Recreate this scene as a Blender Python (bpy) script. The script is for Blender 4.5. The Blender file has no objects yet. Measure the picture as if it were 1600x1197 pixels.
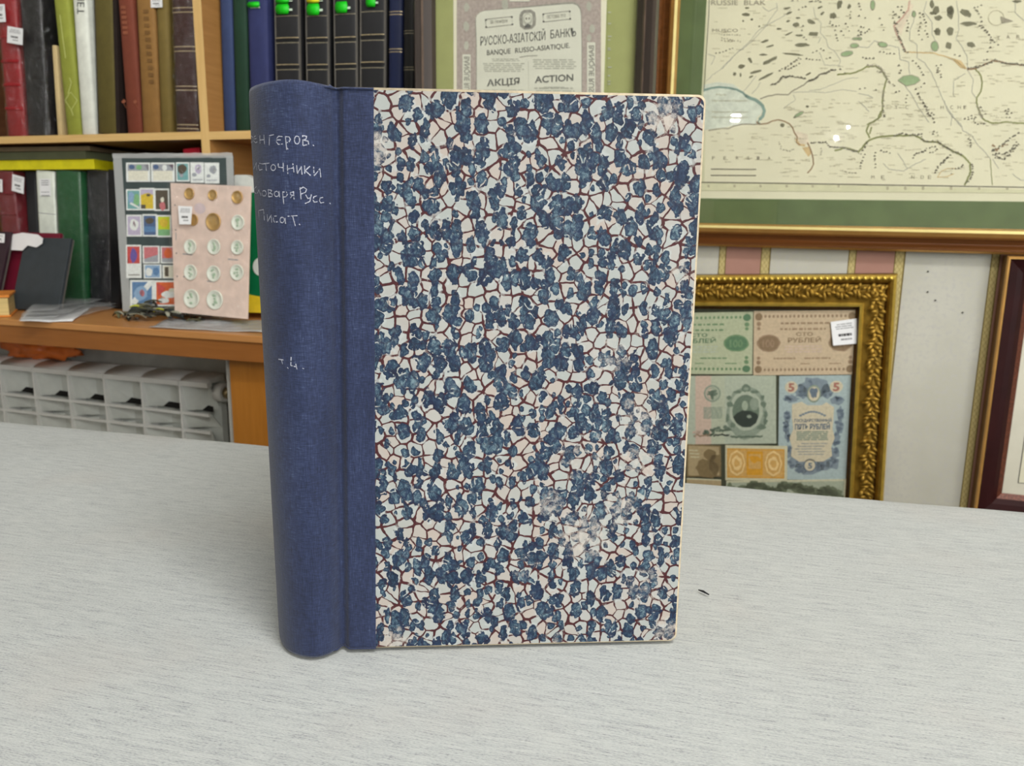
import bpy, math, random
from math import sin, cos, pi, radians, tan, atan2, sqrt
from mathutils import Vector, Matrix, noise as mnoise
random.seed(11)
SC = bpy.context.scene
COL = SC.collection
# ------------------------------------------------------------------ camera
FPX, CX, CY = 1270.0, 800.0, 598.5
CAM = Vector((0.0, 0.0, 0.949))          # 0.2 m above the table top
TZ = 0.75
_d = Vector((-70, 6150, FPX)).normalized()
_U = -_d
_z = Vector((0, 0, 1))
_F = (_z - _U * _z.dot(_U)).normalized()
_R = _U.cross(_F)
if _R.x < 0: _R = -_R
def ray(px, py):
    v = Vector((px - CX, py - CY, FPX)).normalized()
    return Vector((_R.dot(v), _F.dot(v), _U.dot(v)))
cam = bpy.data.cameras.new('camera')
camo = bpy.data.objects.new('camera', cam); COL.objects.link(camo)
cam.sensor_fit = 'HORIZONTAL'; cam.sensor_width = 36.0
cam.lens = FPX / 1600 * 36.0
cam.clip_start = 0.01
rx = ray(CX + 1e6, CY); ry = -ray(CX, CY + 1e6); rz = -ray(CX, CY)
camo.matrix_world = Matrix(((rx.x, ry.x, rz.x, CAM.x), (rx.y, ry.y, rz.y, CAM.y), (rx.z, ry.z, rz.z, CAM.z), (0, 0, 0, 1)))
cam.dof.use_dof = True; cam.dof.focus_distance = 0.375; cam.dof.aperture_fstop = 24.0
SC.camera = camo
# ------------------------------------------------------------------ world, exposure, light settings
w = bpy.data.worlds.new('world'); SC.world = w; w.use_nodes = True
w.node_tree.nodes['Background'].inputs[0].default_value = (0.8, 0.9, 1, 1)
w.node_tree.nodes['Background'].inputs[1].default_value = 0.3
vs = SC.view_settings
vs.view_transform = 'Standard'; vs.look = 'None'; vs.gamma = 1.0; vs.use_curve_mapping = False
vs.exposure = 1.1
LAMP_POWER = 7.5
LAMP_COLOR = (1.0, 0.995, 0.965)
# ceiling lamps: (x, y, length, width, yaw, strength factor) ; built as fixtures further down
LAMPS = [(0.62, -0.62, 1.2, 0.4, 0.2, 1.7), (-1.3, -1.6, 1.3, 0.4, 0.2, 0.2), (0.9, -2.7, 1.3, 0.6, 0.2, 1.1),
         (2.1, -1.9, 1.3, 0.5, 0.2, 1.0), (1.0, -4.2, 1.3, 0.6, 0.2, 1.0), (1.5, 0.45, 1.2, 0.3, -0.3, 0.2), (-1.0, 0.35, 1.2, 0.3, -0.3, 0.25)]
# ------------------------------------------------------------------ frames of reference
YAW = radians(18.53)
UD = Vector((cos(YAW), -sin(YAW), 0)); ND = Vector((sin(YAW), cos(YAW), 0))
D0 = 1.375                               # camera to wall, square on
WORG = Vector((CAM.x, CAM.y, 0)) + ND * D0
TYAW = radians(14.2)
class Fr:
    def __init__(s, org, ang): s.org = Vector(org); s.ang = ang; s.m = Matrix.Rotation(ang, 4, 'Z')
    def w(s, p): return s.org + s.m @ Vector(p)
    def l(s, p): return s.m.inverted() @ (Vector(p) - s.org)
WALL = Fr(WORG, -YAW); TAB = Fr((0, 0, 0), -TYAW); WORLD = Fr((0, 0, 0), 0)
def W(px, py, w=0.0):
    """pixel -> wall coordinates (u, y, z) on the plane w metres in front of the wall"""
    r = ray(px, py); t = (D0 - w) / r.dot(ND)
    return WALL.l(CAM + r * t)
def onz(px, py, z=TZ):
    r = ray(px, py); return CAM + r * ((z - CAM.z) / r.z)
def wz(px, py, z):
    """pixel -> wall coordinates on a horizontal plane"""
    return WALL.l(onz(px, py, z))
# ------------------------------------------------------------------ materials
def lin(c):
    c = c / 255.0
    return c / 12.92 if c <= 0.04045 else ((c + 0.055) / 1.055) ** 2.4
def rgb(r, g, b): return (lin(r), lin(g), lin(b), 1)
MATS = {}
def N(nt, typ, **k):
    n = nt.nodes.new(typ)
    for a, v in k.items():
        if a == 'inp':
            for i, x in v.items(): n.inputs[i].default_value = x
        else: setattr(n, a, v)
    return n
def L(nt, a, b): nt.links.new(a, b)
def mixc(nt, fac, a, b, blend='MIX'):
    m = nt.nodes.new('ShaderNodeMix'); m.data_type = 'RGBA'; m.blend_type = blend
    for sock, v in ((m.inputs[0], fac), (m.inputs[6], a), (m.inputs[7], b)):
        if hasattr(v, 'is_linked') or hasattr(v, 'links'): L(nt, v, sock)
        else: sock.default_value = v
    return m.outputs[2]
def mth(nt, op, a, b=None, c=None, clamp=False):
    m = nt.nodes.new('ShaderNodeMath'); m.operation = op; m.use_clamp = clamp
    for i, v in enumerate((a, b, c)):
        if v is None: continue
        if hasattr(v, 'links'): L(nt, v, m.inputs[i])
        else: m.inputs[i].default_value = v
    return m.outputs[0]
def ramp(nt, fac, stops, interp='LINEAR'):
    r = nt.nodes.new('ShaderNodeValToRGB'); r.color_ramp.interpolation = interp
    e = r.color_ramp.elements
    while len(e) < len(stops): e.new(0.5)
    for el, (p, c) in zip(e, stops):
        el.position = p; el.color = c if len(c) == 4 else (*c, 1)
    L(nt, fac, r.inputs[0]); return r.outputs[0]
def step(nt, v, lo, hi):
    m = nt.nodes.new('ShaderNodeMapRange'); m.interpolation_type = 'SMOOTHSTEP'
    L(nt, v, m.inputs[0]); m.inputs[1].default_value = lo; m.inputs[2].default_value = hi
    return m.outputs[0]
def coords(nt, scale=(1, 1, 1), rot=(0, 0, 0), loc=(0, 0, 0)):
    tc = nt.nodes.new('ShaderNodeTexCoord'); mp = nt.nodes.new('ShaderNodeMapping')
    mp.inputs[1].default_value = loc; mp.inputs[2].default_value = rot; mp.inputs[3].default_value = scale
    L(nt, tc.outputs['Object'], mp.inputs[0]); return mp.outputs[0]
def noise(nt, vec, scale, detail=3, rough=0.55, dist=0):
    n = N(nt, 'ShaderNodeTexNoise', inp={'Scale': scale, 'Detail': detail, 'Roughness': rough, 'Distortion': dist})
    L(nt, vec, n.inputs['Vector']); return n.outputs[0]
def base(name, rough=0.6, metal=0.0, spec=0.4):
    m = bpy.data.materials.new(name); m.use_nodes = True
    nt = m.node_tree; b = nt.nodes['Principled BSDF']
    b.inputs['Roughness'].default_value = rough; b.inputs['Metallic'].default_value = metal
    b.inputs['Specular IOR Level'].default_value = spec
    MATS[name] = m
    return m, nt, b
def bump(nt, b, h, strength=0.2, dist=0.001):
    n = N(nt, 'ShaderNodeBump', inp={'Strength': strength, 'Distance': dist}); L(nt, h, n.inputs['Height'])
    L(nt, n.outputs[0], b.inputs['Normal'])
def plain(name, c, rough=0.6, metal=0.0, spec=0.4, var=0.12, nscale=40, bmp=0.0, stretch=(1, 1, 1), bscale=None, coat=0.0):
    """a surface of one colour with a little procedural mottling"""
    m, nt, b = base(name, rough, metal, spec)
    v = coords(nt, stretch); n = noise(nt, v, nscale)
    c = rgb(*c)
    dk = tuple(x * (1 - var) for x in c[:3]) + (1,); lt = tuple(min(1, x * (1 + var)) for x in c[:3]) + (1,)
    L(nt, ramp(nt, n, [(0.3, dk), (0.7, lt)]), b.inputs['Base Color'])
    if bmp: bump(nt, b, noise(nt, v, bscale or nscale * 8, 2), bmp)
    if coat: b.inputs['Coat Weight'].default_value = coat; b.inputs['Coat Roughness'].default_value = 0.12
    return m
def clear(name, fac=0.9, rough=0.08, bmp=0.0, tint=(1, 1, 1, 1), nscale=60, ior=1.45):
    m = bpy.data.materials.new(name); m.use_nodes = True; nt = m.node_tree; nt.nodes.clear()
    o = N(nt, 'ShaderNodeOutputMaterial'); t = N(nt, 'ShaderNodeBsdfTransparent'); g = N(nt, 'ShaderNodeBsdfGlossy')
    t.inputs[0].default_value = tint; g.inputs['Roughness'].default_value = rough
    f = N(nt, 'ShaderNodeLayerWeight', inp={'Blend': 0.5}); mx = N(nt, 'ShaderNodeMixShader')
    fr = mth(nt, 'MULTIPLY_ADD', mth(nt, 'POWER', f.outputs['Facing'], 5.0), 0.9, 0.03 + 1 - fac, clamp=True)
    L(nt, fr, mx.inputs[0]); L(nt, t.outputs[0], mx.inputs[1]); L(nt, g.outputs[0], mx.inputs[2])
    if bmp:
        bn = N(nt, 'ShaderNodeBump', inp={'Strength': bmp, 'Distance': 0.008})
        L(nt, noise(nt, coords(nt), nscale, 4, 0.6, 0.8), bn.inputs['Height']); L(nt, bn.outputs[0], g.inputs['Normal']); 
    L(nt, mx.outputs[0], o.inputs[0]); MATS[name] = m; return m
def film(name, alpha, c, rough=0.15, bmp=0.4, nscale=70):
    """milky plastic film"""
    m, nt, b = base(name, rough, 0, 0.6)
    b.inputs['Base Color'].default_value = rgb(*c); b.inputs['Alpha'].default_value = alpha
    bump(nt, b, noise(nt, coords(nt), nscale, 4, 0.6, 0.8), bmp, 0.004); return m
def emit(name, c, s):
    m = bpy.data.materials.new(name); m.use_nodes = True; nt = m.node_tree; nt.nodes.clear()
    o = N(nt, 'ShaderNodeOutputMaterial'); e = N(nt, 'ShaderNodeEmission'); e.inputs[0].default_value = (*c, 1); e.inputs[1].default_value = s
    L(nt, e.outputs[0], o.inputs[0]); MATS[name] = m; return m

def make_materials():
    # grey melange table cloth, threads along the table edge
    m, nt, b = base('melange_cloth', 0.95, 0, 0.1)
    v1 = coords(nt, (85, 1900, 1)); v2 = coords(nt, (26, 420, 1)); v3 = coords(nt, (700, 2400, 1)); v4 = coords(nt, (1, 1, 1))
    n1 = noise(nt, v1, 1.0, 3, 0.6); n2 = noise(nt, v2, 1.0, 3, 0.6); n3 = noise(nt, v3, 1.0, 2, 0.6); big = noise(nt, v4, 9.0, 3)
    s = mth(nt, 'MULTIPLY_ADD', n1, 0.40, mth(nt, 'MULTIPLY_ADD', n2, 0.20, mth(nt, 'MULTIPLY', n3, 0.40)))
    c = ramp(nt, s, [(0.33, rgb(104, 105, 108)), (0.42, rgb(153, 155, 156)), (0.50, rgb(174, 177, 175)), (0.68, rgb(192, 194, 190))])
    c = mixc(nt, mth(nt, 'MULTIPLY', step(nt, big, 0.5, 0.75), 0.25), c, rgb(178, 171, 164))
    # a few yellowish stains
    st = None
    for (px, py, r) in ((1478, 1150, 0.03), (1450, 1110, 0.02), (660, 1120, 0.035), (1040, 1090, 0.03)):
        p = TAB.l(onz(px, py))
        dn = N(nt, 'ShaderNodeVectorMath', operation='DISTANCE'); L(nt, coords(nt), dn.inputs[0]); dn.inputs[1].default_value = (p.x, p.y, p.z)
        k = step(nt, mth(nt, 'ADD', dn.outputs['Value'], mth(nt, 'MULTIPLY', big, 0.02)), r + 0.018, 0.008)
        st = k if st is None else mth(nt, 'MAXIMUM', st, k)
    c = mixc(nt, mth(nt, 'MULTIPLY', st, 0.30), c, rgb(182, 170, 126))
    L(nt, c, b.inputs['Base Color'])
    weave = noise(nt, coords(nt, (700, 1800, 1)), 1.0, 2)
    bump(nt, b, mth(nt, 'ADD', weave, n1), 0.25, 0.0006)
    # blue book cloth
    m, nt, b = base('blue_bookcloth', 0.72, 0, 0.25)
    a1 = noise(nt, coords(nt, (350, 350, 2600)), 1.0, 2); a2 = noise(nt, coords(nt, (2600, 2600, 250)), 1.0, 2)
    a3 = noise(nt, coords(nt, (60, 60, 14)), 1.0, 4)
    s = mth(nt, 'MULTIPLY_ADD', a1, 0.36, mth(nt, 'MULTIPLY_ADD', a2, 0.34, mth(nt, 'MULTIPLY', a3, 0.30)))
    c = ramp(nt, s, [(0.36, rgb(22, 28, 49)), (0.50, rgb(33, 42, 70)), (0.60, rgb(45, 55, 85)), (0.72, rgb(92, 103, 128))])
    L(nt, c, b.inputs['Base Color'])
    bump(nt, b, mth(nt, 'ADD', a1, a2), 0.35, 0.0004)
    b.inputs['Sheen Weight'].default_value = 0.15
    # worn cloth for the ridge of the joint and the caps
    # marbled paper (object coordinates: x along the board, z up, metres)
    m, nt, b = base('marbled_paper', 0.55, 0, 0.18)
    P = coords(nt, (1000, 1000, 1000))
    sx = N(nt, 'ShaderNodeSeparateXYZ'); L(nt, P, sx.inputs[0]); cb = N(nt, 'ShaderNodeCombineXYZ')
    L(nt, sx.outputs[0], cb.inputs[0]); L(nt, sx.outputs[2], cb.inputs[1]); flat = cb.outputs[0]
    def warp(scale, amp, off):
        n = N(nt, 'ShaderNodeTexNoise', noise_dimensions='3D', inp={'Scale': scale, 'Detail': 2.0})
        o = N(nt, 'ShaderNodeVectorMath', operation='ADD'); L(nt, flat, o.inputs[0]); o.inputs[1].default_value = (off, off * 1.7, off)
        L(nt, o.outputs[0], n.inputs['Vector'])
        s_ = N(nt, 'ShaderNodeVectorMath', operation='SUBTRACT'); L(nt, n.outputs['Color'], s_.inputs[0]); s_.inputs[1].default_value = (0.5, 0.5, 0.5)
        k = N(nt, 'ShaderNodeVectorMath', operation='SCALE'); L(nt, s_.outputs[0], k.inputs[0]); k.inputs['Scale'].default_value = amp
        a = N(nt, 'ShaderNodeVectorMath', operation='ADD'); L(nt, flat, a.inputs[0]); L(nt, k.outputs[0], a.inputs[1])
        return a.outputs[0]
    def vor(vec, size, feature='F1', rnd=1.0, sy=1.0):
        mp = N(nt, 'ShaderNodeMapping'); L(nt, vec, mp.inputs[0]); mp.inputs[3].default_value = (1 / size, sy / size, 1)
        vn = N(nt, 'ShaderNodeTexVoronoi', voronoi_dimensions='2D', feature=feature, inp={'Scale': 1.0, 'Randomness': rnd}); L(nt, mp.outputs[0], vn.inputs['Vector'])
        return vn
    wv = warp(0.16, 2.6, 0)
    cells = vor(wv, 5.5, 'DISTANCE_TO_EDGE'); cellc = vor(wv, 5.5, 'F1')
    lw = mth(nt, 'MULTIPLY_ADD', noise(nt, flat, 0.12, 2), 0.17, 0.0)          # vein width changes over the sheet
    lw = mth(nt, 'MULTIPLY', lw, mth(nt, 'MULTIPLY', mth(nt, 'ADD', cellc.outputs['Distance'], 0.14), 1.55))
    vein = None
    vein = step(nt, mth(nt, 'SUBTRACT', lw, cells.outputs['Distance']), -0.014, 0.022)
    ccol = N(nt, 'ShaderNodeSeparateColor'); L(nt, cellc.outputs['Color'], ccol.inputs[0])
    paper = mixc(nt, step(nt, ccol.outputs[0], 0.25, 0.8), rgb(152, 156, 152), rgb(163, 153, 144))
    paper = mixc(nt, mth(nt, 'MULTIPLY', step(nt, noise(nt, flat, 0.03, 2), 0.42, 0.62), 0.6), paper, rgb(160, 163, 160))
    veinc = mixc(nt, noise(nt, flat, 0.5, 3), rgb(44, 22, 28), rgb(82, 40, 40))
    def blobs(size, r0, r1, keep, off, sy, jag):
        wv2 = warp(0.27, jag, off)
        f = vor(wv2, size, 'F1', 1.0, sy); sc = N(nt, 'ShaderNodeSeparateColor'); L(nt, f.outputs['Color'], sc.inputs[0])
        rad = mth(nt, 'MULTIPLY_ADD', sc.outputs[1], r1 - r0, r0)
        rad = mth(nt, 'MULTIPLY_ADD', mth(nt, 'LESS_THAN', sc.outputs[0], keep), mth(nt, 'ADD', rad, 0.5), -0.5)
        return mth(nt, 'SUBTRACT', rad, f.outputs['Distance']), sc.outputs[2]
    e1, k1 = blobs(6.9, 0.24, 0.50, 0.86, 13.0, 0.70, 4.8); e2, k2 = blobs(4.8, 0.20, 0.46, 0.48, 57.0, 0.8, 3.4); e3, k3 = blobs(8.0, 0.17, 0.35, 0.70, 91.0, 0.5, 5.8)
    e23 = mth(nt, 'MAXIMUM', e2, e3); e = mth(nt, 'MAXIMUM', e1, e23)
    over = mth(nt, 'GREATER_THAN', mth(nt, 'MINIMUM', e1, e23), 0.0)
    halo = mth(nt, 'MULTIPLY', step(nt, e, -0.15, -0.05), step(nt, noise(nt, flat, 0.16, 2), 0.50, 0.60))
    vein = mth(nt, 'MULTIPLY', vein, mth(nt, 'MULTIPLY_ADD', halo, -0.7, 1.0))
    paper = mixc(nt, mth(nt, 'MULTIPLY', halo, 0.8), paper, rgb(166, 170, 168))
    c = mixc(nt, vein, paper, veinc)
    cres = mth(nt, 'SUBTRACT', cells.outputs['Distance'], lw)
    cres = mth(nt, 'MULTIPLY', step(nt, cres, 0.02, 0.05), step(nt, cres, 0.16, 0.10))
    cres = mth(nt, 'MULTIPLY', cres, step(nt, noise(nt, flat, 0.24, 2), 0.585, 0.63))
    bl = mth(nt, 'MULTIPLY', step(nt, e, -0.012, 0.02), mth(nt, 'SUBTRACT', 1.0, cres))
    inner = step(nt, e, 0.01, 0.16)
    mp = N(nt, 'ShaderNodeMapping'); L(nt, warp(0.3, 4.0, 7), mp.inputs[0]); mp.inputs[3].default_value = (0.75, 0.42, 1)
    mot = noise(nt, mp.outputs[0], 1.0, 4, 0.72)
    tone = noise(nt, flat, 0.10, 1)
    mm = mth(nt, 'MULTIPLY_ADD', inner, 0.10, mth(nt, 'MULTIPLY_ADD', tone, 0.35, mth(nt, 'MULTIPLY_ADD', mot, 0.85, -0.12)))
    blue = ramp(nt, mm, [(0.38, rgb(18, 26, 40)), (0.49, rgb(31, 46, 65)), (0.60, rgb(49, 69, 86)), (0.74, rgb(104, 124, 132))])
    blue = mixc(nt, mth(nt, 'MULTIPLY', mth(nt, 'SUBTRACT', 1.0, inner), 0.5), blue, rgb(34, 44, 68))
    blue = mixc(nt, mth(nt, 'MULTIPLY', over, 0.45), blue, rgb(30, 40, 68))
    blue = mixc(nt, mth(nt, 'MULTIPLY', vein, 0.5), blue, rgb(34, 28, 46))
    c = mixc(nt, bl, c, blue)
    # rubbed places: cream, soft edged patches, mostly at the lower right and two corners
    wear = None
    for (bx, bz, ra, amt) in ((112, 55, 20, 0.75), (128, 68, 14, 0.7), (96, 70, 10, 0.75), (134, 110, 16, 0.6), (122, 138, 14, 0.55), (136, 90, 12, 0.6), (20, 225, 11, 0.95), (140, 240, 12, 0.9),
                              (150, 175, 9, 0.5), (140, 30, 14, 0.55), (152, 6, 10, 0.7), (25, 4, 9, 0.8), (100, 4, 8, 0.5), (110, 90, 22, 0.35), (85, 40, 12, 0.35)):
        dn = N(nt, 'ShaderNodeVectorMath', operation='DISTANCE'); L(nt, flat, dn.inputs[0]); dn.inputs[1].default_value = (bx, bz, 0)
        k = mth(nt, 'MULTIPLY', step(nt, dn.outputs['Value'], ra, ra * 0.25), amt)
        wear = k if wear is None else mth(nt, 'MAXIMUM', wear, k)
    scr = noise(nt, warp(0.3, 4, 31), 0.32, 5, 0.7)
    wmask = step(nt, mth(nt, 'MULTIPLY_ADD', wear, 0.26, scr), 0.58, 0.84)
    wmask = mth(nt, 'MULTIPLY', wmask, 0.8)
    c = mixc(nt, wmask, c, mixc(nt, noise(nt, flat, 0.2), rgb(188, 172, 156), rgb(164, 166, 164)))
    L(nt, c, b.inputs['Base Color'])
    bump(nt, b, mth(nt, 'MULTIPLY_ADD', bl, 0.5, noise(nt, flat, 1.5, 3)), 0.12, 0.0003)
    # striped wallpaper: wall coordinates, x along the wall
    m, nt, b = base('striped_wallpaper', 0.8, 0, 0.2)
    g0 = W(1121.5, 410).x; per = W(1323.6, 410).x - g0
    tc = coords(nt, (1, 1, 1)); sp = N(nt, 'ShaderNodeSeparateXYZ'); L(nt, tc, sp.inputs[0])
    t = mth(nt, 'FRACT', mth(nt, 'DIVIDE', mth(nt, 'SUBTRACT', sp.outputs[0], g0 - 20 * per), per))
    wob = noise(nt, tc, 30, 4)
    white = mixc(nt, step(nt, noise(nt, tc, 7, 4), 0.4, 0.65), rgb(186, 184, 170), rgb(195, 193, 181))
    white = mixc(nt, step(nt, noise(nt, tc, 150, 3), 0.45, 0.7), white, rgb(186, 184, 176))
    pink = mixc(nt, wob, rgb(160, 120, 106), rgb(172, 132, 118))
    gz = mth(nt, 'MULTIPLY', sp.outputs[2], 2 * pi / 0.020)
    la = mth(nt, 'ABSOLUTE', mth(nt, 'SINE', gz)); lat = mth(nt, 'ABSOLUTE', mth(nt, 'SINE', mth(nt, 'ADD', gz, mth(nt, 'MULTIPLY', sp.outputs[0], 500))))
    lat2 = mth(nt, 'ABSOLUTE', mth(nt, 'SINE', mth(nt, 'SUBTRACT', gz, mth(nt, 'MULTIPLY', sp.outputs[0], 500))))
    lt = step(nt, mth(nt, 'MINIMUM', lat, lat2), 0.0, 0.35)
    gold = mixc(nt, lt, rgb(150, 132, 82), rgb(190, 174, 120))
    edge = rgb(112, 96, 50)
    def sel(lo, hi): return mth(nt, 'MULTIPLY', mth(nt, 'GREATER_THAN', t, lo), mth(nt, 'LESS_THAN', t, hi))
    c = white
    c = mixc(nt, sel(0.055, 0.34), c, pink)
    c = mixc(nt, sel(0.0, 0.06), c, gold); c = mixc(nt, sel(0.335, 0.41), c, gold)
    for k in ((0.0, 0.008), (0.052, 0.06), (0.335, 0.343), (0.402, 0.413)): c = mixc(nt, sel(*k), c, edge)
    L(nt, c, b.inputs['Base Color']); bump(nt, b, noise(nt, tc, 260, 3), 0.12, 0.001)
    # wood
    def wood(name, c1, c2, along, rough=0.45):
        m, nt, b = base(name, rough, 0, 0.4)
        sc = [90, 90, 90]; sc[along] = 6
        n = noise(nt, coords(nt, sc), 1.0, 4, 0.6, 0.4); n2 = noise(nt, coords(nt, [x * 4 for x in sc]), 1.0, 2)
        f = mth(nt, 'MULTIPLY_ADD', n, 0.75, mth(nt, 'MULTIPLY', n2, 0.25))
        L(nt, ramp(nt, f, [(0.3, rgb(*c1)), (0.7, rgb(*c2))]), b.inputs['Base Color']); bump(nt, b, n2, 0.06, 0.0005)
    wood('shelf_edge_wood', (208, 168, 104), (222, 186, 124), 0)
    wood('shelf_edge_wood_v', (208, 168, 104), (224, 188, 126), 2)
    wood('shelf_inner_wood', (158, 112, 60), (178, 130, 74), 1)
    wood('desk_top_wood', (176, 118, 62), (198, 142, 84), 0, 0.35)
    wood('desk_front_wood', (138, 84, 34), (156, 98, 44), 0, 0.35)
    wood('desk_panel_wood', (158, 98, 28), (176, 114, 40), 2, 0.4)
    wood('brown_wood', (84, 52, 34), (110, 72, 48), 0)
    plain('floor_boards', (96, 84, 72), 0.5, nscale=6)
    plain('ceiling_white', (232, 231, 226), 0.9, var=0.03)
    plain('wall_paint', (170, 168, 160), 0.9, var=0.05)
    plain('plaster', (206, 204, 194), 0.9, var=0.12, nscale=25, bmp=0.1)
    plain('lamp_housing', (220, 220, 218), 0.5, var=0.03)
    emit('lamp_glow', LAMP_COLOR, LAMP_POWER)
    plain('cream_edge', (182, 168, 142), 0.8, var=0.18, nscale=400)
    plain('page_edges', (206, 190, 154), 0.9, var=0.25, nscale=3, stretch=(600, 600, 3))
    plain('page_edges_flat', (204, 180, 120), 0.9, var=0.3, nscale=3, stretch=(3, 3, 600))
    plain('chalk', (160, 162, 174), 0.95, var=0.3, nscale=900)
    plain('black_lint', (24, 24, 28), 0.9)
    plain('white_paint', (240, 240, 234), 0.35, var=0.03, coat=0.3)
    plain('radiator_fin', (212, 215, 208), 0.45, var=0.06)
    plain('near_black', (22, 20, 18), 0.9)
    plain('brass', (178, 160, 120), 0.3, 0.9)
    plain('paper_white', (236, 236, 236), 0.8, var=0.03)
    plain('print_grey', (150, 150, 152), 0.8)
    plain('print_dark', (62, 62, 62), 0.8)
    plain('gold_leaf', (158, 124, 48), 0.45, 0.7, var=0.25, nscale=90, bmp=0.25, bscale=220)
    plain('gold_bright', (214, 182, 82), 0.32, 0.75, var=0.15, nscale=60)
    plain('gold_dark', (88, 60, 20), 0.5, 0.5, var=0.3, nscale=120)
    plain('gilt', (196, 178, 140), 0.35, 0.5, var=0.4, nscale=300)
    plain('gilt_dim', (150, 142, 120), 0.4, 0.4, var=0.4, nscale=300)
    plain('map_frame_brown', (92, 54, 24), 0.25, 0.2, var=0.25, nscale=4, stretch=(1, 30, 30), coat=0.15)
    plain('map_frame_gold', (200, 152, 84), 0.3, 0.5, var=0.1)
    plain('frame_bright', (240, 222, 150), 0.3, 0.5, var=0.05)
    plain('map_mat_green', (92, 108, 68), 0.9, var=0.1, nscale=30)
    plain('map_paper', (218, 214, 184), 0.85, var=0.035, nscale=9)
    plain('map_margin', (206, 204, 168), 0.85, var=0.06, nscale=60)
    for nme, c in (('map_ink', (108, 104, 88)), ('map_ink_soft', (150, 144, 124)), ('map_text', (176, 170, 142)), ('map_forest', (118, 116, 92)), ('map_lake', (146, 168, 124)), ('map_coast', (128, 152, 140)),
                   ('map_sea', (204, 210, 192)), ('map_brown', (146, 116, 84)), ('map_green_line', (136, 140, 88)), ('map_tan', (206, 180, 130)), ('map_pink', (196, 164, 144)), ('map_blush', (214, 202, 176)), ('map_river', (160, 160, 150))):
        plain(nme, c, 0.85, var=0.12, nscale=120)
    plain('dark_frame', (58, 48, 42), 0.4, 0.1, var=0.3, nscale=3, stretch=(60, 60, 1), coat=0.2)
    plain('dark_frame_light', (92, 76, 64), 0.4, 0.1, var=0.3)
    plain('lime_mat', (156, 160, 102), 0.9, var=0.05)
    plain('cert_border', (168, 156, 146), 0.85, var=0.16, nscale=260)
    plain('cert_paper', (208, 208, 190), 0.85, var=0.03)
    plain('cert_edge', (222, 218, 192), 0.85, var=0.03)
    plain('cert_ink', (104, 104, 98), 0.85); plain('cert_ink_soft', (176, 176, 160), 0.85); plain('cert_grey', (146, 144, 132), 0.85, var=0.2, nscale=300)
    plain('red_wood', (44, 15, 15), 0.5, 0.0, 0.15, var=0.3, nscale=14)
    plain('red_wood_inner', (96, 50, 34), 0.4, 0.2, var=0.5, nscale=300)
    plain('frame_side', (120, 84, 44), 0.5, 0.2, var=0.2)
    plain('offwhite_mat', (212, 208, 190), 0.9, var=0.03)
    clear('picture_glass', 1.0, 0.015)
    clear('shiny_wrap', 0.95, 0.09, 1.0, nscale=75)
    film('milky_wrap', 0.28, (240, 242, 243), 0.12, 0.7, 60)
    film('sleeve_film', 0.16, (240, 242, 242), 0.15, 0.5, 40)
    film('sleeve_rim', 0.5, (226, 228, 226), 0.15, 0.5, 40)
    film('bag_film', 0.55, (220, 224, 226), 0.12, 0.8, 45)  # whitish opacity stands for the glare on the clear bag
    # books
    for nme, c, r in (('red_leather', (150, 28, 34), .45), ('black_leather', (26, 26, 28), .45), ('cream_board', (208, 184, 134), .8), ('lime_cloth', (146, 152, 60), .7), ('lime_gilt', (196, 200, 120), .5),
                      ('white_board', (224, 226, 214), .6), ('olive_cloth', (92, 82, 36), .75), ('dark_slip', (34, 22, 18), .7), ('rust_cloth', (118, 58, 40), .75), ('rust_gilt', (140, 80, 56), .6), ('tan_cloth', (142, 104, 54), .75),
                      ('tan_gilt', (120, 86, 44), .7), ('khaki_cloth', (116, 98, 48), .75), ('brown_leather', (58, 30, 28), .35), ('slate_blue_cloth', (52, 66, 104), .75), ('dark_green_cloth', (24, 56, 38), .75),
                      ('navy_cloth', (46, 52, 96), .75), ('black_cloth', (34, 34, 36), .6), ('deep_navy', (24, 34, 70), .6), ('black_gloss', (22, 22, 24), .4), ('grey_edge', (96, 92, 86), .6),
                      ('maroon_cloth', (112, 34, 40), .5), ('green_vinyl', (22, 82, 42), .4), ('black_vinyl', (36, 36, 40), .35), ('white_vinyl', (214, 218, 206), .4), ('crimson_cloth', (112, 22, 44), .5),
                      ('charcoal_cover', (54, 60, 64), .5), ('dark_violet_cover', (52, 34, 42), .5), ('brown_folder', (104, 90, 66), .8), ('green_folder', (84, 88, 62), .8), ('yellow_folder', (214, 204, 20), .5),
                      ('orange_board', (214, 130, 46), .7), ('red_box', (186, 30, 50), .5), ('white_plastic', (222, 224, 216), .4), ('orange_plastic', (226, 118, 48), .4), ('stock_page', (66, 78, 78), .5),
                      ('coin_card', (224, 200, 186), .6), ('coin_gold', (212, 172, 104), .35), ('coin_silver', (226, 230, 216), .35), ('coin_silver_mark', (168, 192, 164), .5), ('coin_slot', (206, 188, 190), .7),
                      ('pack_green', (18, 110, 66), .3), ('pack_yellow', (238, 204, 48), .3), ('dark_scrap', (40, 42, 34), .45), ('olive_scrap', (92, 90, 62), .5), ('lime_scrap', (190, 196, 40), .4), ('grey_scrap', (146, 146, 128), .5),
                      ('flag_green', (20, 200, 24), .5), ('flag_yellow', (230, 224, 30), .5), ('flag_white', (220, 240, 216), .4)):
        plain(nme, c, r, 0, 0.4, var=0.10, nscale=50, bmp=0.08)
    MATS['coin_gold'].node_tree.nodes['Principled BSDF'].inputs['Metallic'].default_value = 0.6
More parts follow.
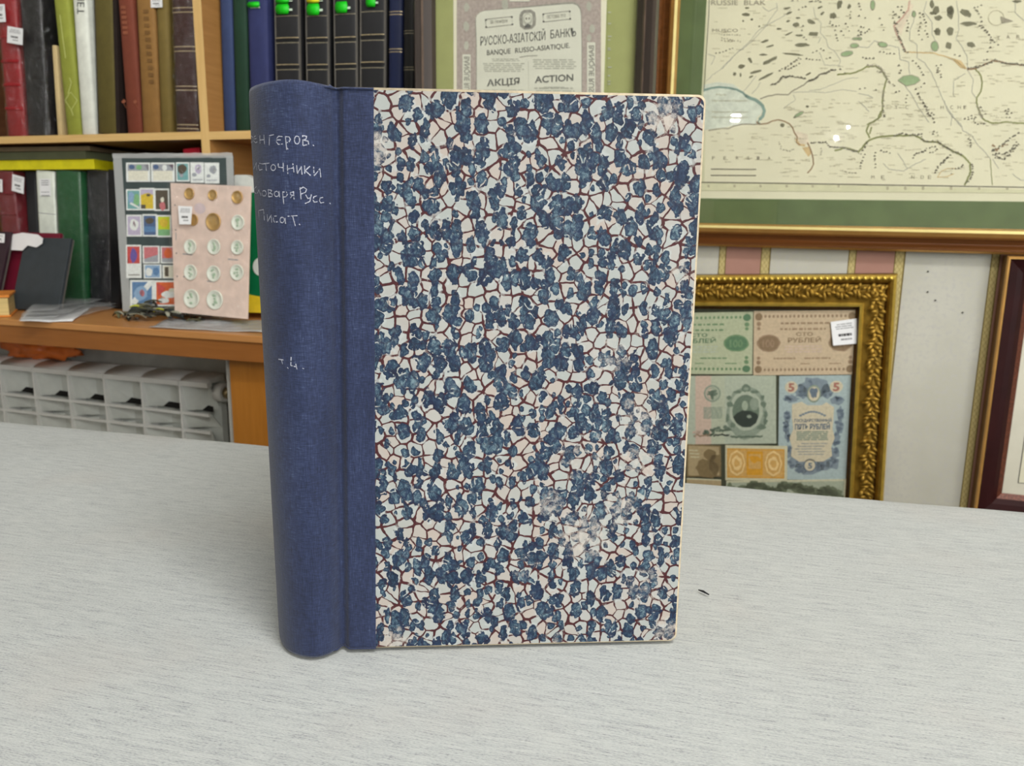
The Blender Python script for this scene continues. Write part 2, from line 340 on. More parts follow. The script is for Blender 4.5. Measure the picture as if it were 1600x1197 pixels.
    # stamp and note inks
    for nme, c in (('note_green', (178, 184, 152)), ('note_green_ink', (112, 142, 104)), ('note_green_deep', (90, 124, 92)), ('note_tan', (198, 178, 148)), ('note_tan_ink', (150, 126, 100)), ('note_tan_deep', (134, 112, 84)),
                   ('note_rose', (200, 178, 160)), ('note_mint', (176, 184, 164)), ('note_mint2', (180, 186, 162)), ('note_black', (52, 62, 54)), ('note_grey', (142, 154, 136)), ('note_mid', (108, 124, 106)), ('note_blue', (168, 184, 182)), ('note_blue_ink', (128, 142, 150)),
                   ('note_blue_deep', (104, 118, 130)), ('note_cream', (204, 194, 166)), ('note_red', (166, 110, 96)), ('note_brown', (124, 106, 70)), ('note_brown_base', (170, 152, 114)), ('note_margin', (200, 196, 164)), ('note_orange', (202, 160, 90)),
                   ('note_orange_deep', (204, 148, 36)), ('note_orange_light', (222, 192, 132)), ('note_moss', (108, 118, 92)), ('note_moss_base', (162, 170, 148)), ('note_backing', (58, 62, 44)), ('bust_skin', (160, 172, 150)),
                   ('st_pale', (226, 230, 226)), ('st_cream', (224, 222, 204)), ('st_blue', (96, 132, 172)), ('st_navy', (84, 104, 140)), ('st_teal', (120, 170, 170)), ('st_green', (130, 180, 130)), ('st_yellow', (214, 186, 66)), ('st_lime', (196, 208, 50)),
                   ('st_dark', (92, 84, 72)), ('st_lilac', (188, 178, 200)), ('st_red', (196, 84, 80)), ('st_orange', (214, 104, 60)), ('st_rose', (200, 120, 124)), ('st_grey', (160, 164, 170)), ('st_violet', (108, 92, 160)), ('st_plum', (140, 104, 120)), ('st_wblue', (140, 170, 200))):
        plain(nme, c, 0.75, var=0.10, nscale=220)
make_materials()
# ------------------------------------------------------------------ mesh builder and objects
class B:
    def __init__(s): s.v = []; s.f = []
    def face(s, pts, mat, smooth=False):
        i = len(s.v); s.v += [tuple(p) for p in pts]; s.f.append((tuple(range(i, i + len(pts))), mat, smooth))
    def grid(s, rows, mat, smooth=True, closed=False, flip=False):
        i = len(s.v); n = len(rows[0])
        for r in rows: s.v += [tuple(p) for p in r]
        for a in range(len(rows) - 1):
            for b_ in range(n if closed else n - 1):
                c = (b_ + 1) % n
                q = (i + a * n + b_, i + a * n + c, i + (a + 1) * n + c, i + (a + 1) * n + b_)
                s.f.append((q[::-1] if flip else q, mat, smooth))
        return i
    def cap(s, ids, mat): s.f.append((tuple(ids), mat, False))
    def box(s, x0, x1, y0, y1, z0, z1, mat, mats=None, M=None):
        p = [(x, y, z) for z in (z0, z1) for y in (y0, y1) for x in (x0, x1)]
        if M is not None: p = [tuple(M @ Vector(q)) for q in p]
        i = len(s.v); s.v += p; mats = mats or {}
        for k, q in (('bottom', (0, 2, 3, 1)), ('top', (4, 5, 7, 6)), ('front', (0, 1, 5, 4)), ('back', (2, 6, 7, 3)), ('left', (0, 4, 6, 2)), ('right', (1, 3, 7, 5))):
            s.f.append((tuple(i + j for j in q), mats.get(k, mat), False))
    def tube(s, pts, r, mat, n=8, caps=True):
        rings = []
        for k, p in enumerate(pts):
            p = Vector(p); a = Vector(pts[max(k - 1, 0)]); c = Vector(pts[min(k + 1, len(pts) - 1)])
            t = (c - a).normalized(); x = t.cross(Vector((0, 0, 1)))
            if x.length < 1e-3: x = t.cross(Vector((1, 0, 0)))
            x.normalize(); y = t.cross(x); rr = r[k] if isinstance(r, (list, tuple)) else r
            rings.append([p + x * rr * cos(2 * pi * j / n) + y * rr * sin(2 * pi * j / n) for j in range(n)])
        i = s.grid(rings, mat, True, True)
        if caps:
            s.cap([i + j for j in range(n)][::-1], mat); s.cap([i + (len(pts) - 1) * n + j for j in range(n)], mat)
    def ell(s, c, rx, ry, rz, mat, M=None, n=10, m=6):
        rows = []
        for a in range(m + 1):
            th = pi * a / m; row = []
            for b_ in range(n):
                ph = 2 * pi * b_ / n
                p = Vector((rx * sin(th) * cos(ph), ry * sin(th) * sin(ph), rz * cos(th)))
                if M is not None: p = M @ p
                row.append(Vector(c) + p)
            rows.append(row)
        s.grid(rows, mat, True, True, flip=True)
    def build(s, name, parent=None, org=(0, 0, 0), bevel=0.0, recalc=True):
        me = bpy.data.meshes.new(name); o = Vector(org)
        me.from_pydata([tuple(Vector(p) - o) for p in s.v], [], [f[0] for f in s.f])
        names = []
        for f in s.f:
            if f[1] not in names: names.append(f[1])
        for k in names: me.materials.append(MATS[k])
        for p, f in zip(me.polygons, s.f): p.material_index = names.index(f[1]); p.use_smooth = f[2]
        if recalc:
            import bmesh
            bm = bmesh.new(); bm.from_mesh(me); bmesh.ops.remove_doubles(bm, verts=bm.verts, dist=1e-6)
            bmesh.ops.recalc_face_normals(bm, faces=bm.faces); bm.to_mesh(me); bm.free()
        ob = bpy.data.objects.new(name, me); COL.objects.link(ob)
        if parent is not None: ob.parent = parent
        if bevel:
            bv = ob.modifiers.new('bevel', 'BEVEL'); bv.width = bevel; bv.segments = 2; bv.limit_method = 'ANGLE'; bv.angle_limit = radians(40)
        return ob
def tag(o, label=None, cat=None, group=None, kind=None):
    for k, v in (('label', label), ('category', cat), ('group', group), ('kind', kind)):
        if v: o[k] = v
    return o
class Thing:
    """an Empty at the thing's base (frame coordinates) that parents its parts"""
    def __init__(s, name, label, cat, base, fr=WALL, group=None):
        s.base = Vector(base); s.fr = fr
        s.o = bpy.data.objects.new(name, None); COL.objects.link(s.o); s.o.empty_display_size = 0.03
        s.o.location = fr.w(base); s.o.rotation_euler = (0, 0, fr.ang); tag(s.o, label, cat, group)
    def part(s, name, b, parent=None, label=None, bevel=0.0, **k):
        o = b.build(name, parent or s.o, s.base, bevel, **k)
        if label: o['label'] = label
        return o
def solo(name, label, cat, b, base, fr=WALL, group=None, bevel=0.0, kind=None, **k):
    o = b.build(name, None, base, bevel, **k); o.location = fr.w(base); o.rotation_euler = (0, 0, fr.ang)
    return tag(o, label, cat, group, kind)
def text_mesh(txt, bold=0.0, shear=0.0):
    cu = bpy.data.curves.new('txt', 'FONT'); cu.body = txt; cu.size = 1.0; cu.offset = bold; cu.shear = shear; cu.resolution_u = 3
    ob = bpy.data.objects.new('txt', cu); COL.objects.link(ob)
    dg = bpy.context.evaluated_depsgraph_get(); me = ob.evaluated_get(dg).to_mesh()
    v = [tuple(p.co) for p in me.vertices]; f = [tuple(p.vertices) for p in me.polygons]
    ob.evaluated_get(dg).to_mesh_clear(); bpy.data.objects.remove(ob); bpy.data.curves.remove(cu)
    return v, f
class Sheet:
    """flat printed sheet: four corners TL TR BR BL in frame coordinates; s to the right, t downwards, 0..1; dw lifts off the face"""
    def __init__(s, c, b=None, lift=0.00012):
        s.c = [Vector(p) for p in c]; s.b = b or B(); s.lift = lift; s.k = 0
        s.n = (s.c[1] - s.c[0]).cross(s.c[0] - s.c[3]).normalized()
        if s.n.y > 0: s.n = -s.n
        s.wd = (s.c[1] - s.c[0]).length; s.ht = (s.c[3] - s.c[0]).length
    def P(s, a, t, k=0):
        top = s.c[0].lerp(s.c[1], a); bot = s.c[3].lerp(s.c[2], a); return top.lerp(bot, t) + s.n * (s.lift * k)
    def body(s, mat, th=0.0006, edge=None):
        f = [s.P(*q) for q in ((0, 0), (1, 0), (1, 1), (0, 1))]; bk = [p - s.n * th for p in f]
        i = len(s.b.v); s.b.v += [tuple(p) for p in f + bk]
        for q in ((0, 1, 2, 3), (7, 6, 5, 4), (0, 4, 5, 1), (1, 5, 6, 2), (2, 6, 7, 3), (3, 7, 4, 0)):
            s.b.f.append((tuple(i + j for j in q), mat if q[0] == 0 and q[1] == 1 else (edge or mat), False))
        return s
    def rect(s, a0, t0, a1, t1, mat, k=1): s.b.face([s.P(a0, t0, k), s.P(a1, t0, k), s.P(a1, t1, k), s.P(a0, t1, k)], mat)
    def poly(s, pts, mat, k=1): s.b.face([s.P(a, t, k) for a, t in pts], mat)
    def ell(s, a, t, ra, rt, mat, k=1, n=20, wob=0.0, rot=0.0):
        pts = []
        for j in range(n):
            r = 1 + random.uniform(-wob, wob); x = ra * r * cos(2 * pi * j / n); y = rt * r * sin(2 * pi * j / n)
            pts.append((a + x * cos(rot) - y * sin(rot), t + x * sin(rot) + y * cos(rot)))
        s.poly(pts, mat, k)
    def ring(s, a, t, ra, rt, th, mat, k=1, n=24):
        for j in range(n):
            p = [(a + ra * f * cos(x), t + rt * f * sin(x)) for x in (2 * pi * j / n, 2 * pi * (j + 1) / n) for f in (1, 1 - th)]
            s.poly([p[0], p[2], p[3], p[1]], mat, k)
    def frame(s, a0, t0, a1, t1, wa, wt, mat, k=1):
        s.rect(a0, t0, a1, t0 + wt, mat, k); s.rect(a0, t1 - wt, a1, t1, mat, k); s.rect(a0, t0 + wt, a0 + wa, t1 - wt, mat, k); s.rect(a1 - wa, t0 + wt, a1, t1 - wt, mat, k)
    def stroke(s, pts, wd, mat, k=1):
        """polyline of constant width wd (metres) in s,t"""
        q = [Vector((a * s.wd, t * s.ht)) for a, t in pts]
        l, r = [], []
        for j in range(len(q)):
            d = q[min(j + 1, len(q) - 1)] - q[max(j - 1, 0)]
            if d.length < 1e-9: d = Vector((1, 0))
            d.normalize(); nn = Vector((-d.y, d.x)) * (wd / 2)
            l.append(q[j] + nn); r.append(q[j] - nn)
        for j in range(len(q) - 1):
            s.poly([(p.x / s.wd, p.y / s.ht) for p in (l[j], l[j + 1], r[j + 1], r[j])], mat, k)
    def text(s, txt, a0, a1, t0, t1, mat, k=1, bold=0.0, slope=0.0, vert=False):
        """text filling the box a0..a1, t0 (top) .. t1 (baseline)"""
        v, f = text_mesh(txt, bold)
        if not v: return
        xs = [p[0] for p in v]; ys = [p[1] for p in v]; x0, x1 = min(xs), max(xs); y0, y1 = 0.0, 0.73
        i = len(s.b.v)
        for p in v:
            fx = (p[0] - x0) / (x1 - x0); fy = (p[1] - y0) / (y1 - y0)
            if vert: a, t = a0 + (a1 - a0) * (1 - fy), t0 + (t1 - t0) * fx
            else: a, t = a0 + (a1 - a0) * fx, t1 + (t0 - t1) * fy + slope * fx
            s.b.v.append(tuple(s.P(a, t, k)))
        for q in f: s.b.f.append((tuple(i + j for j in q), mat, False))
    def lines(s, a0, a1, t0, t1, n, mat, k=1, fill=0.55, ragged=0.1, seg=6):
        """n lines of small illegible print"""
        for j in range(n):
            t = t0 + (t1 - t0) * (j + 0.2) / n; h = (t1 - t0) / n * fill; x = a0 + random.uniform(0, ragged) * (a1 - a0); e = a1 - random.uniform(0, ragged) * (a1 - a0)
            while x < e:
                ln = min(random.uniform(0.4, 1.4) * (a1 - a0) / seg, e - x); s.rect(x, t, x + ln, t + h, mat, k); x += ln + (a1 - a0) * 0.03
def px_sheet(tl, tr, br, bl, b=None, lift=0.00012):
    return Sheet([W(*tl), W(*tr), W(*br), W(*bl)], b, lift)
def frame_rails(b, cs, prof, mats, sub=1):
    """mitred picture-frame moulding; cs = TL TR BR BL (u, z) outer corners; prof = [(inset, w)], mats one per strip"""
    c = [Vector((p[0], p[1])) for p in cs]; ex = (c[1] - c[0]).normalized(); ez = (c[0] - c[3]).normalized()
    def loop(inset, w):
        q = [c[0] + ex * inset - ez * inset, c[1] - ex * inset - ez * inset, c[2] - ex * inset + ez * inset, c[3] + ex * inset + ez * inset]
        return [(p.x, -w, p.y) for p in q]
    loops = [loop(*p) for p in prof]
    for k in range(len(prof) - 1):
        for j in range(4):
            j2 = (j + 1) % 4; b.face([loops[k][j], loops[k][j2], loops[k + 1][j2], loops[k + 1][j]], mats[k])
    for j in range(4):
        j2 = (j + 1) % 4; b.face([loops[0][j], loops[0][j2], loops[-1][j2], loops[-1][j]], mats[0])
#@@ROOM
# ================================================================== room shell (wall coordinates)
RX0, RX1, RY0, RZ = -2.9, 2.9, -6.2, 2.75
USTEP = -0.30                             # the wall steps back to the left of here, behind the bookcase
NY = 0.18
def struct(name, b, base, bevel=0): return solo(name, None, None, b, base, WALL, None, bevel, 'structure')
b = B(); b.box(RX0 - .1, RX1 + .1, RY0 - .1, NY + .1, -0.1, 0, 'floor_boards'); struct('floor', b, (0, -2, 0))
b = B(); b.box(RX0 - .1, RX1 + .1, RY0 - .1, NY + .1, RZ, RZ + .1, 'ceiling_white'); struct('ceiling', b, (0, -2, RZ))
b = B(); b.box(USTEP, RX1, 0, NY + .1, 0, RZ, 'striped_wallpaper'); struct('wall_back', b, (0, 0, 0))
b = B(); b.box(RX0, USTEP, NY, NY + .1, 0, RZ, 'plaster'); struct('wall_niche', b, (RX0, NY, 0))
b = B(); b.box(RX0 - .1, RX0, RY0, NY + .1, 0, RZ, 'wall_paint'); struct('wall_left', b, (RX0, -2, 0))
b = B(); b.box(RX1, RX1 + .1, RY0, NY + .1, 0, RZ, 'wall_paint'); struct('wall_right', b, (RX1, -2, 0))
b = B(); b.box(RX0 - .1, RX1 + .1, RY0 - .1, RY0, 0, RZ, 'wall_paint'); struct('wall_front', b, (0, RY0, 0))
# ------------------------------------------------------------------ lamps of the room
for k, (x, y, lx, ly, yw, f) in enumerate(LAMPS):
    p = WALL.l((x, y, RZ)); t = Thing('ceiling_light', 'flat white ceiling lamp above the shop, outside the picture', 'ceiling lamp', (p.x, p.y, RZ), WALL, 'ceiling lamps')
    b = B(); b.box(p.x - lx / 2 - .03, p.x + lx / 2 + .03, p.y - ly / 2 - .03, p.y + ly / 2 + .03, RZ - .05, RZ - .001, 'lamp_housing'); t.part('housing', b)
    mname = 'lamp_glow_%d' % k; emit(mname, LAMP_COLOR, LAMP_POWER * f)
    b = B(); b.face([(p.x - lx / 2, p.y - ly / 2, RZ - .052), (p.x - lx / 2, p.y + ly / 2, RZ - .052), (p.x + lx / 2, p.y + ly / 2, RZ - .052), (p.x + lx / 2, p.y - ly / 2, RZ - .052)], mname)
    t.part('diffuser', b, recalc=False)
# unseen window added right of and behind the camera to brighten shelves and radiator
emit('fill_glow', (0.95, 0.98, 1.0), 7.0)
b = B(); wy0, wy1, wz0, wz1 = -5.0, -2.6, 0.85, 2.25
for y0, y1, z0, z1 in ((wy0, wy1, wz0, wz0 + .06), (wy0, wy1, wz1 - .06, wz1), (wy0, wy0 + .06, wz0 + .06, wz1 - .06), (wy1 - .06, wy1, wz0 + .06, wz1 - .06), ((wy0 + wy1) / 2 - .03, (wy0 + wy1) / 2 + .03, wz0 + .06, wz1 - .06)): b.box(RX1 - .04, RX1 - .001, y0, y1, z0, z1, 'lamp_housing')
b.face([(RX1 - .012, wy0 + .06, wz0 + .06), (RX1 - .012, wy0 + .06, wz1 - .06), (RX1 - .012, wy1 - .06, wz1 - .06), (RX1 - .012, wy1 - .06, wz0 + .06)], 'fill_glow')
struct('added_window_1', b, (RX1, wy0, wz0))
# small lamps on the far wall, mirrored in the glass of the map
def mirror_spot(px, py):
    r = ray(px, py); p = WALL.l(CAM + r * ((D0 - 0.02) / r.dot(ND))); rl = WALL.m.inverted() @ r
    d = Vector((rl.x, -rl.y, rl.z)); tt = (RY0 + 0.08 - p.y) / d.y; return p + d * tt
emit('spot_glow', (1.0, 0.98, 0.95), 60.0)
sp = [mirror_spot(1149, 178), mirror_spot(1147, 187)]
c = (sp[0] + sp[1]) / 2
t = Thing('wall_lamp', 'twin tube lamp on the far wall, seen as two white glints in the map glass', 'wall lamp', (c.x, RY0 + .001, c.z))
b = B(); b.box(c.x - .02, c.x + .02, RY0 + .001, RY0 + .03, c.z - .06, c.z + .06, 'dark_frame'); t.part('back_plate', b)
for q in sp:
    b = B(); b.tube([(q.x - .038, RY0 + .06, q.z), (q.x + .038, RY0 + .06, q.z)], .007, 'spot_glow', 10); b.tube([(q.x, RY0 + .025, q.z), (q.x, RY0 + .056, q.z)], .006, 'dark_frame', 8); t.part('tube', b)
for px, py, nm in ((1306, 214, 'lower'), (1325, 197, 'upper')):
    q = mirror_spot(px, py)
    t = Thing('wall_spotlight', 'small round spotlight on the far wall, the %s of two glints on the map' % nm, 'spotlight', (q.x, RY0 + .001, q.z))
    b = B(); b.tube([(q.x, RY0 + .001, q.z), (q.x, RY0 + .05, q.z)], .012, 'dark_frame', 12); t.part('housing', b)
    b = B(); b.ell((q.x, RY0 + .066, q.z), .02 if nm == 'lower' else .013, .016, .02 if nm == 'lower' else .013, 'spot_glow'); t.part('bulb', b)
# ================================================================== table and cloth (table coordinates)
TX0, TX1, TY0, TY1 = -1.05, 1.0, -0.12, 0.618
def cloth_h(x, y):
    h = 0.0016 * mnoise.noise(Vector((x * 5, y * 7, 1.3))) + 0.0008 * mnoise.noise(Vector((x * 14, y * 20, 4.1)))
    r = TAB.l(onz(1085, 1060)); dx, dy = x - r.x, y - r.y          # a soft ruck in front of the book
    u_ = dx * 0.5 + dy * 0.86; v_ = -dx * 0.86 + dy * 0.5
    h += 0.0016 * math.exp(-(u_ / 0.05) ** 2 - (v_ / 0.013) ** 2) - 0.001 * math.exp(-((u_) / 0.05) ** 2 - ((v_ - 0.022) / 0.014) ** 2)
    bk = TAB.l((0.0, 0.36, 0)); fl = min(1, max(0, (sqrt((x - bk.x) ** 2 + (y - bk.y) ** 2) - 0.16) / 0.1))
    return TZ - 0.0012 + (h * fl if h < 0 else h * (0.15 + 0.85 * fl))
b = B(); nx, ny = 150, 70; rows = []
R_ = 0.006
for j in range(-6, ny + 7):
    row = []
    for i in range(nx + 1):
        x = TX0 + (TX1 - TX0) * i / nx
        if 0 <= j <= ny:
            y = TY0 + (TY1 - TY0 - R_) * j / ny; z = cloth_h(x, y)
        else:
            k = (j - ny) if j > ny else -j; s_ = 1 if j > ny else -1
            y0 = (TY1 - R_) if s_ > 0 else TY0
            zt = cloth_h(x, y0)
            if k <= 3: y = y0 + s_ * R_ * sin(pi / 2 * k / 3); z = zt - R_ * (1 - cos(pi / 2 * k / 3))
            else: y = y0 + s_ * (R_ + 0.004 * (k - 3) * (1 + sin(x * 23))); z = zt - R_ - 0.12 * (k - 3)
        row.append((x, y, z))
    rows.append(row)
b.grid(rows, 'melange_cloth')
for e_, i in ((-1, 0), (1, nx)):
    pts = [r[i] for r in rows]; out = [[(p[0] + e_ * (0.004 + 0.01 * k), p[1], p[2] - 0.09 * k) for p in pts[6:-6]] for k in range(0, 5)]
    out[0] = [tuple(p) for p in pts[6:-6]]; b.grid(out, 'melange_cloth')
cl = solo('tablecloth', 'pale grey flecked cloth spread over the table under the standing book', 'tablecloth', b, (0, 0.25, TZ), TAB)
sd = cl.modifiers.new('thickness', 'SOLIDIFY'); sd.thickness = 0.0008; sd.offset = -1
t = Thing('table', 'table hidden under the pale grey flecked cloth', 'table', (0, 0.25, 0), TAB)
b = B(); b.box(TX0 + .012, TX1 - .012, TY0 + .004, TY1 - .012, TZ - .034, TZ - .008, 'brown_wood'); t.part('tabletop', b)
for x in (TX0 + .08, TX1 - .08):
    for y in (TY0 + .06, TY1 - .07):
        b = B(); b.box(x - .025, x + .025, y - .025, y + .025, 0, TZ - .034, 'brown_wood'); t.part('leg', b)
p = onz(1100, 926); b = B()
b.tube([p + Vector((-.0026, .0030, .0005)), p + Vector((-.0006, .0006, .0008)), p + Vector((.0018, -.0026, .0005))], [.0003, .0006, .0003], 'black_lint', 6)
solo('lint', 'tiny black speck of lint on the cloth, right of the book', 'lint', b, p, WORLD)
# ================================================================== the standing book
H = onz(534, 1016); Rb = onz(1055, 1003); BE = (Rb - H).normalized(); BM = Vector((BE.y, -BE.x, 0)); BH = 0.2492; TAU = radians(0.4)
BV = Vector((0, 0, 1)) * cos(TAU) - BM * sin(TAU)
BOOK = Fr(H + Vector((0, 0, 0.0004)), atan2(BE.y, BE.x))   # x along the board, -y towards the camera, z up
SLANT = 0.0044                            # the hinge leans this far to the right at the head
def bp(a, c, h):                          # board point: along, out of the board, height
    return (a, -c + h * sin(TAU), h)
bk = Thing('antique_book', 'old book standing upright on the cloth, blue cloth spine and blue marbled paper cover', 'book', (0, 0, 0), BOOK)
BW, TH = 0.1582, 0.003
def rbox(b, a0, a1, mat, rad=0.0035, edge=None):
    """board with rounded outer corners and worn rounded edges; a0(h), a1"""
    def outline(ins):
        r = rad - ins * 0.5; pts = [(a0 + 0.0, ins), (a1 - r - ins, ins)]
        for k in range(1, 7):
            t = pi / 2 * k / 6; pts.append((a1 - ins - r + r * sin(t), ins + r - r * cos(t)))
        for k in range(0, 7):
            t = pi / 2 * k / 6; pts.append((a1 - ins - r + r * cos(t), BH - ins - r + r * sin(t)))
        pts.append((a0, BH - ins)); return pts
    loops = []
    for ins, c in ((0.0011, 0.0), (0.0004, -0.0003), (0.0, -0.0011), (0.0, -TH + .001), (0.0008, -TH)):
        loops.append([bp(a + (SLANT * h / BH if a == a0 else 0), c, h) for a, h in outline(ins)])
    for k in range(4): b.grid([loops[k], loops[k + 1]], edge if k < 2 else mat, True, True)
    n = len(loops[0]); b.face(loops[0], mat); b.face(loops[4][::-1], mat)
b = B(); rbox(b, 0.004, BW, 'marbled_paper', 0.0035, 'cream_edge'); fb = bk.part('front_board', b, label='front cover of white paper marbled with blue blots and brown veins')
# cross section of the cloth spine (along, out)
def sec_pts():
    d = []
    for px, py in ((515, 1024), (501, 1028.5), (487, 1030), (473, 1028.5), (460, 1025), (450, 1020), (443, 1014), (438, 1006), (436, 997)):
        q = onz(px, py) - H; d.append((q.dot(BE), q.dot(BM)))
    return d
SEC = sec_pts(); eA, eC = SEC[-1]
BD = Vector((0.16, -0.987)).normalized()  # direction of the back board (along, out)
hb = (eA + 0.0035, eC - 0.010)
SEC += [(eA + 0.0006, eC - 0.005), hb]
def full_sec(h):
    k = 1 + 0.22 * h / BH; sh = SLANT * h / BH
    def s_(p): return (p[0] * k + sh, p[1] * (1 + 0.25 * h / BH))
    fr_ = [(0.0156, .0005), (0.011, .0005), (0.0055, .0005), (0.0034, .0002), (0.0020, -.0016), (0.0004, -.0028), (-.0012, -.0016), (-.0028, .0012)]
    fr_ = [(p[0] + sh, p[1]) for p in fr_]
    pts = fr_ + [s_(p) for p in SEC]
    q = s_(SEC[-1]); bkp = [(q[0] + BD.x * d + BD.y * o * -1, q[1] + BD.y * d + BD.x * o) for d, o in ((0.002, .001), (0.004, -.0006), (0.018, -.0006))]
    return pts + bkp
hs = [0.0012, 0.0004, 0.0002, 0.0016, 0.004, 0.01] + [0.02 + (BH - 0.04) * k / 20 for k in range(21)] + [BH - .01, BH - .004, BH - .0016, BH - .0002, BH - .0004, BH - .0012]
inset = [0.003, 0.0016, 0.0008, 0.0003, 0.0001, 0] + [0] * 21 + [0, .0001, .0003, .0008, .0016, .003]
def bend(pts, ins):
    if not ins: return pts
    out = []
    for k, p in enumerate(pts):
        if 8 <= k <= 8 + len(SEC) - 1:
            c = Vector((-0.012, -0.012)); d = (c - Vector(p)).normalized() * ins * 0.7; out.append((p[0] + d.x, p[1] + d.y))
        else: out.append((p[0], p[1] - min(ins, .0008) * 0.5))
    return out
def smooth_sec(pts):
    """refine the arc with Catmull-Rom"""
    out = []
    for k in range(len(pts) - 1):
        p0, p1, p2, p3 = (Vector(pts[max(k - 1, 0)]), Vector(pts[k]), Vector(pts[k + 1]), Vector(pts[min(k + 2, len(pts) - 1)]))
        for j in range(3):
            t = j / 3; q = 0.5 * ((2 * p1) + (p2 - p0) * t + (2 * p0 - 5 * p1 + 4 * p2 - p3) * t * t + (3 * p1 - p0 - 3 * p2 + p3) * t ** 3); out.append((q.x, q.y))
    out.append(tuple(pts[-1])); return out
rows = []
for h, ins in zip(hs, inset):
    hh = h
    rows.append([bp(a, c, hh + (0.0012 * math.exp(-((a + 0.012) / 0.012) ** 2) if h > BH - .02 else 0)) for a, c in smooth_sec(bend(full_sec(h), ins))])
b = B(); b.grid(rows, 'blue_bookcloth', flip=True)
spn = bk.part('spine', b, label='blue cloth spine with a joint groove and a strip over the cover', recalc=False)
sd = spn.modifiers.new('thickness', 'SOLIDIFY'); sd.thickness = 0.0008; sd.offset = -1
# back board, receding behind
b = B()
k = 1.1; sh = 0.0022
def bk_pt(d, o, h):
    s2 = full_sec(h)[8 + len(SEC) - 1]; return bp(s2[0] + BD.x * d - BD.y * o, s2[1] + BD.y * d + BD.x * o, h)
hsb = [0.0, BH]
for d0, d1, mt in ((0.004, 0.155, 'marbled_paper'),):
    P8 = [bk_pt(d, o, h) for h in hsb for o in (0.0, TH) for d in (d0, d1)]
    i = len(b.v); b.v += P8
    for q in ((0, 1, 3, 2), (4, 6, 7, 5), (0, 4, 5, 1), (2, 3, 7, 6), (0, 2, 6, 4), (1, 5, 7, 3)): b.f.append((tuple(i + j for j in q), mt, False))
bk.part('back_board', b, bevel=0.0008)
# text block: leaves held between the two boards, opened into a wedge
b = B(); m0, m1 = 0.004, BH - 0.004
inn = [(p[0] * 0.86 + 0.0, p[1] * 0.86 - 0.0045) for p in SEC[1:-2]]
def fanpts(h):
    sh = SLANT * h / BH
    front = [(0.0005 + sh, -.0062), (BW - .004, -.0042), (BW - .005, -.020), (0.004 + sh, -.026)]
    q = Vector(full_sec(h)[8 + len(SEC) - 1]); nrm = Vector((-BD.y, BD.x))
    back = [tuple(q + BD * d + nrm * o) for d, o in ((0.008, .012), (0.150, .020), (0.151, .0045), (0.004, .0045))]
    spine_in = [(p[0] + sh, p[1]) for p in inn]
    return front + back + spine_in[::-1]
b.grid([[bp(a, c, h) for a, c in fanpts(h)] for h in (m0, m1)], 'page_edges', False, True)
for h in (m0, m1): b.face([bp(a, c, h) for a, c in fanpts(h)], 'page_edges')
bk.part('text_block', b, label='yellowed page block of the standing book')
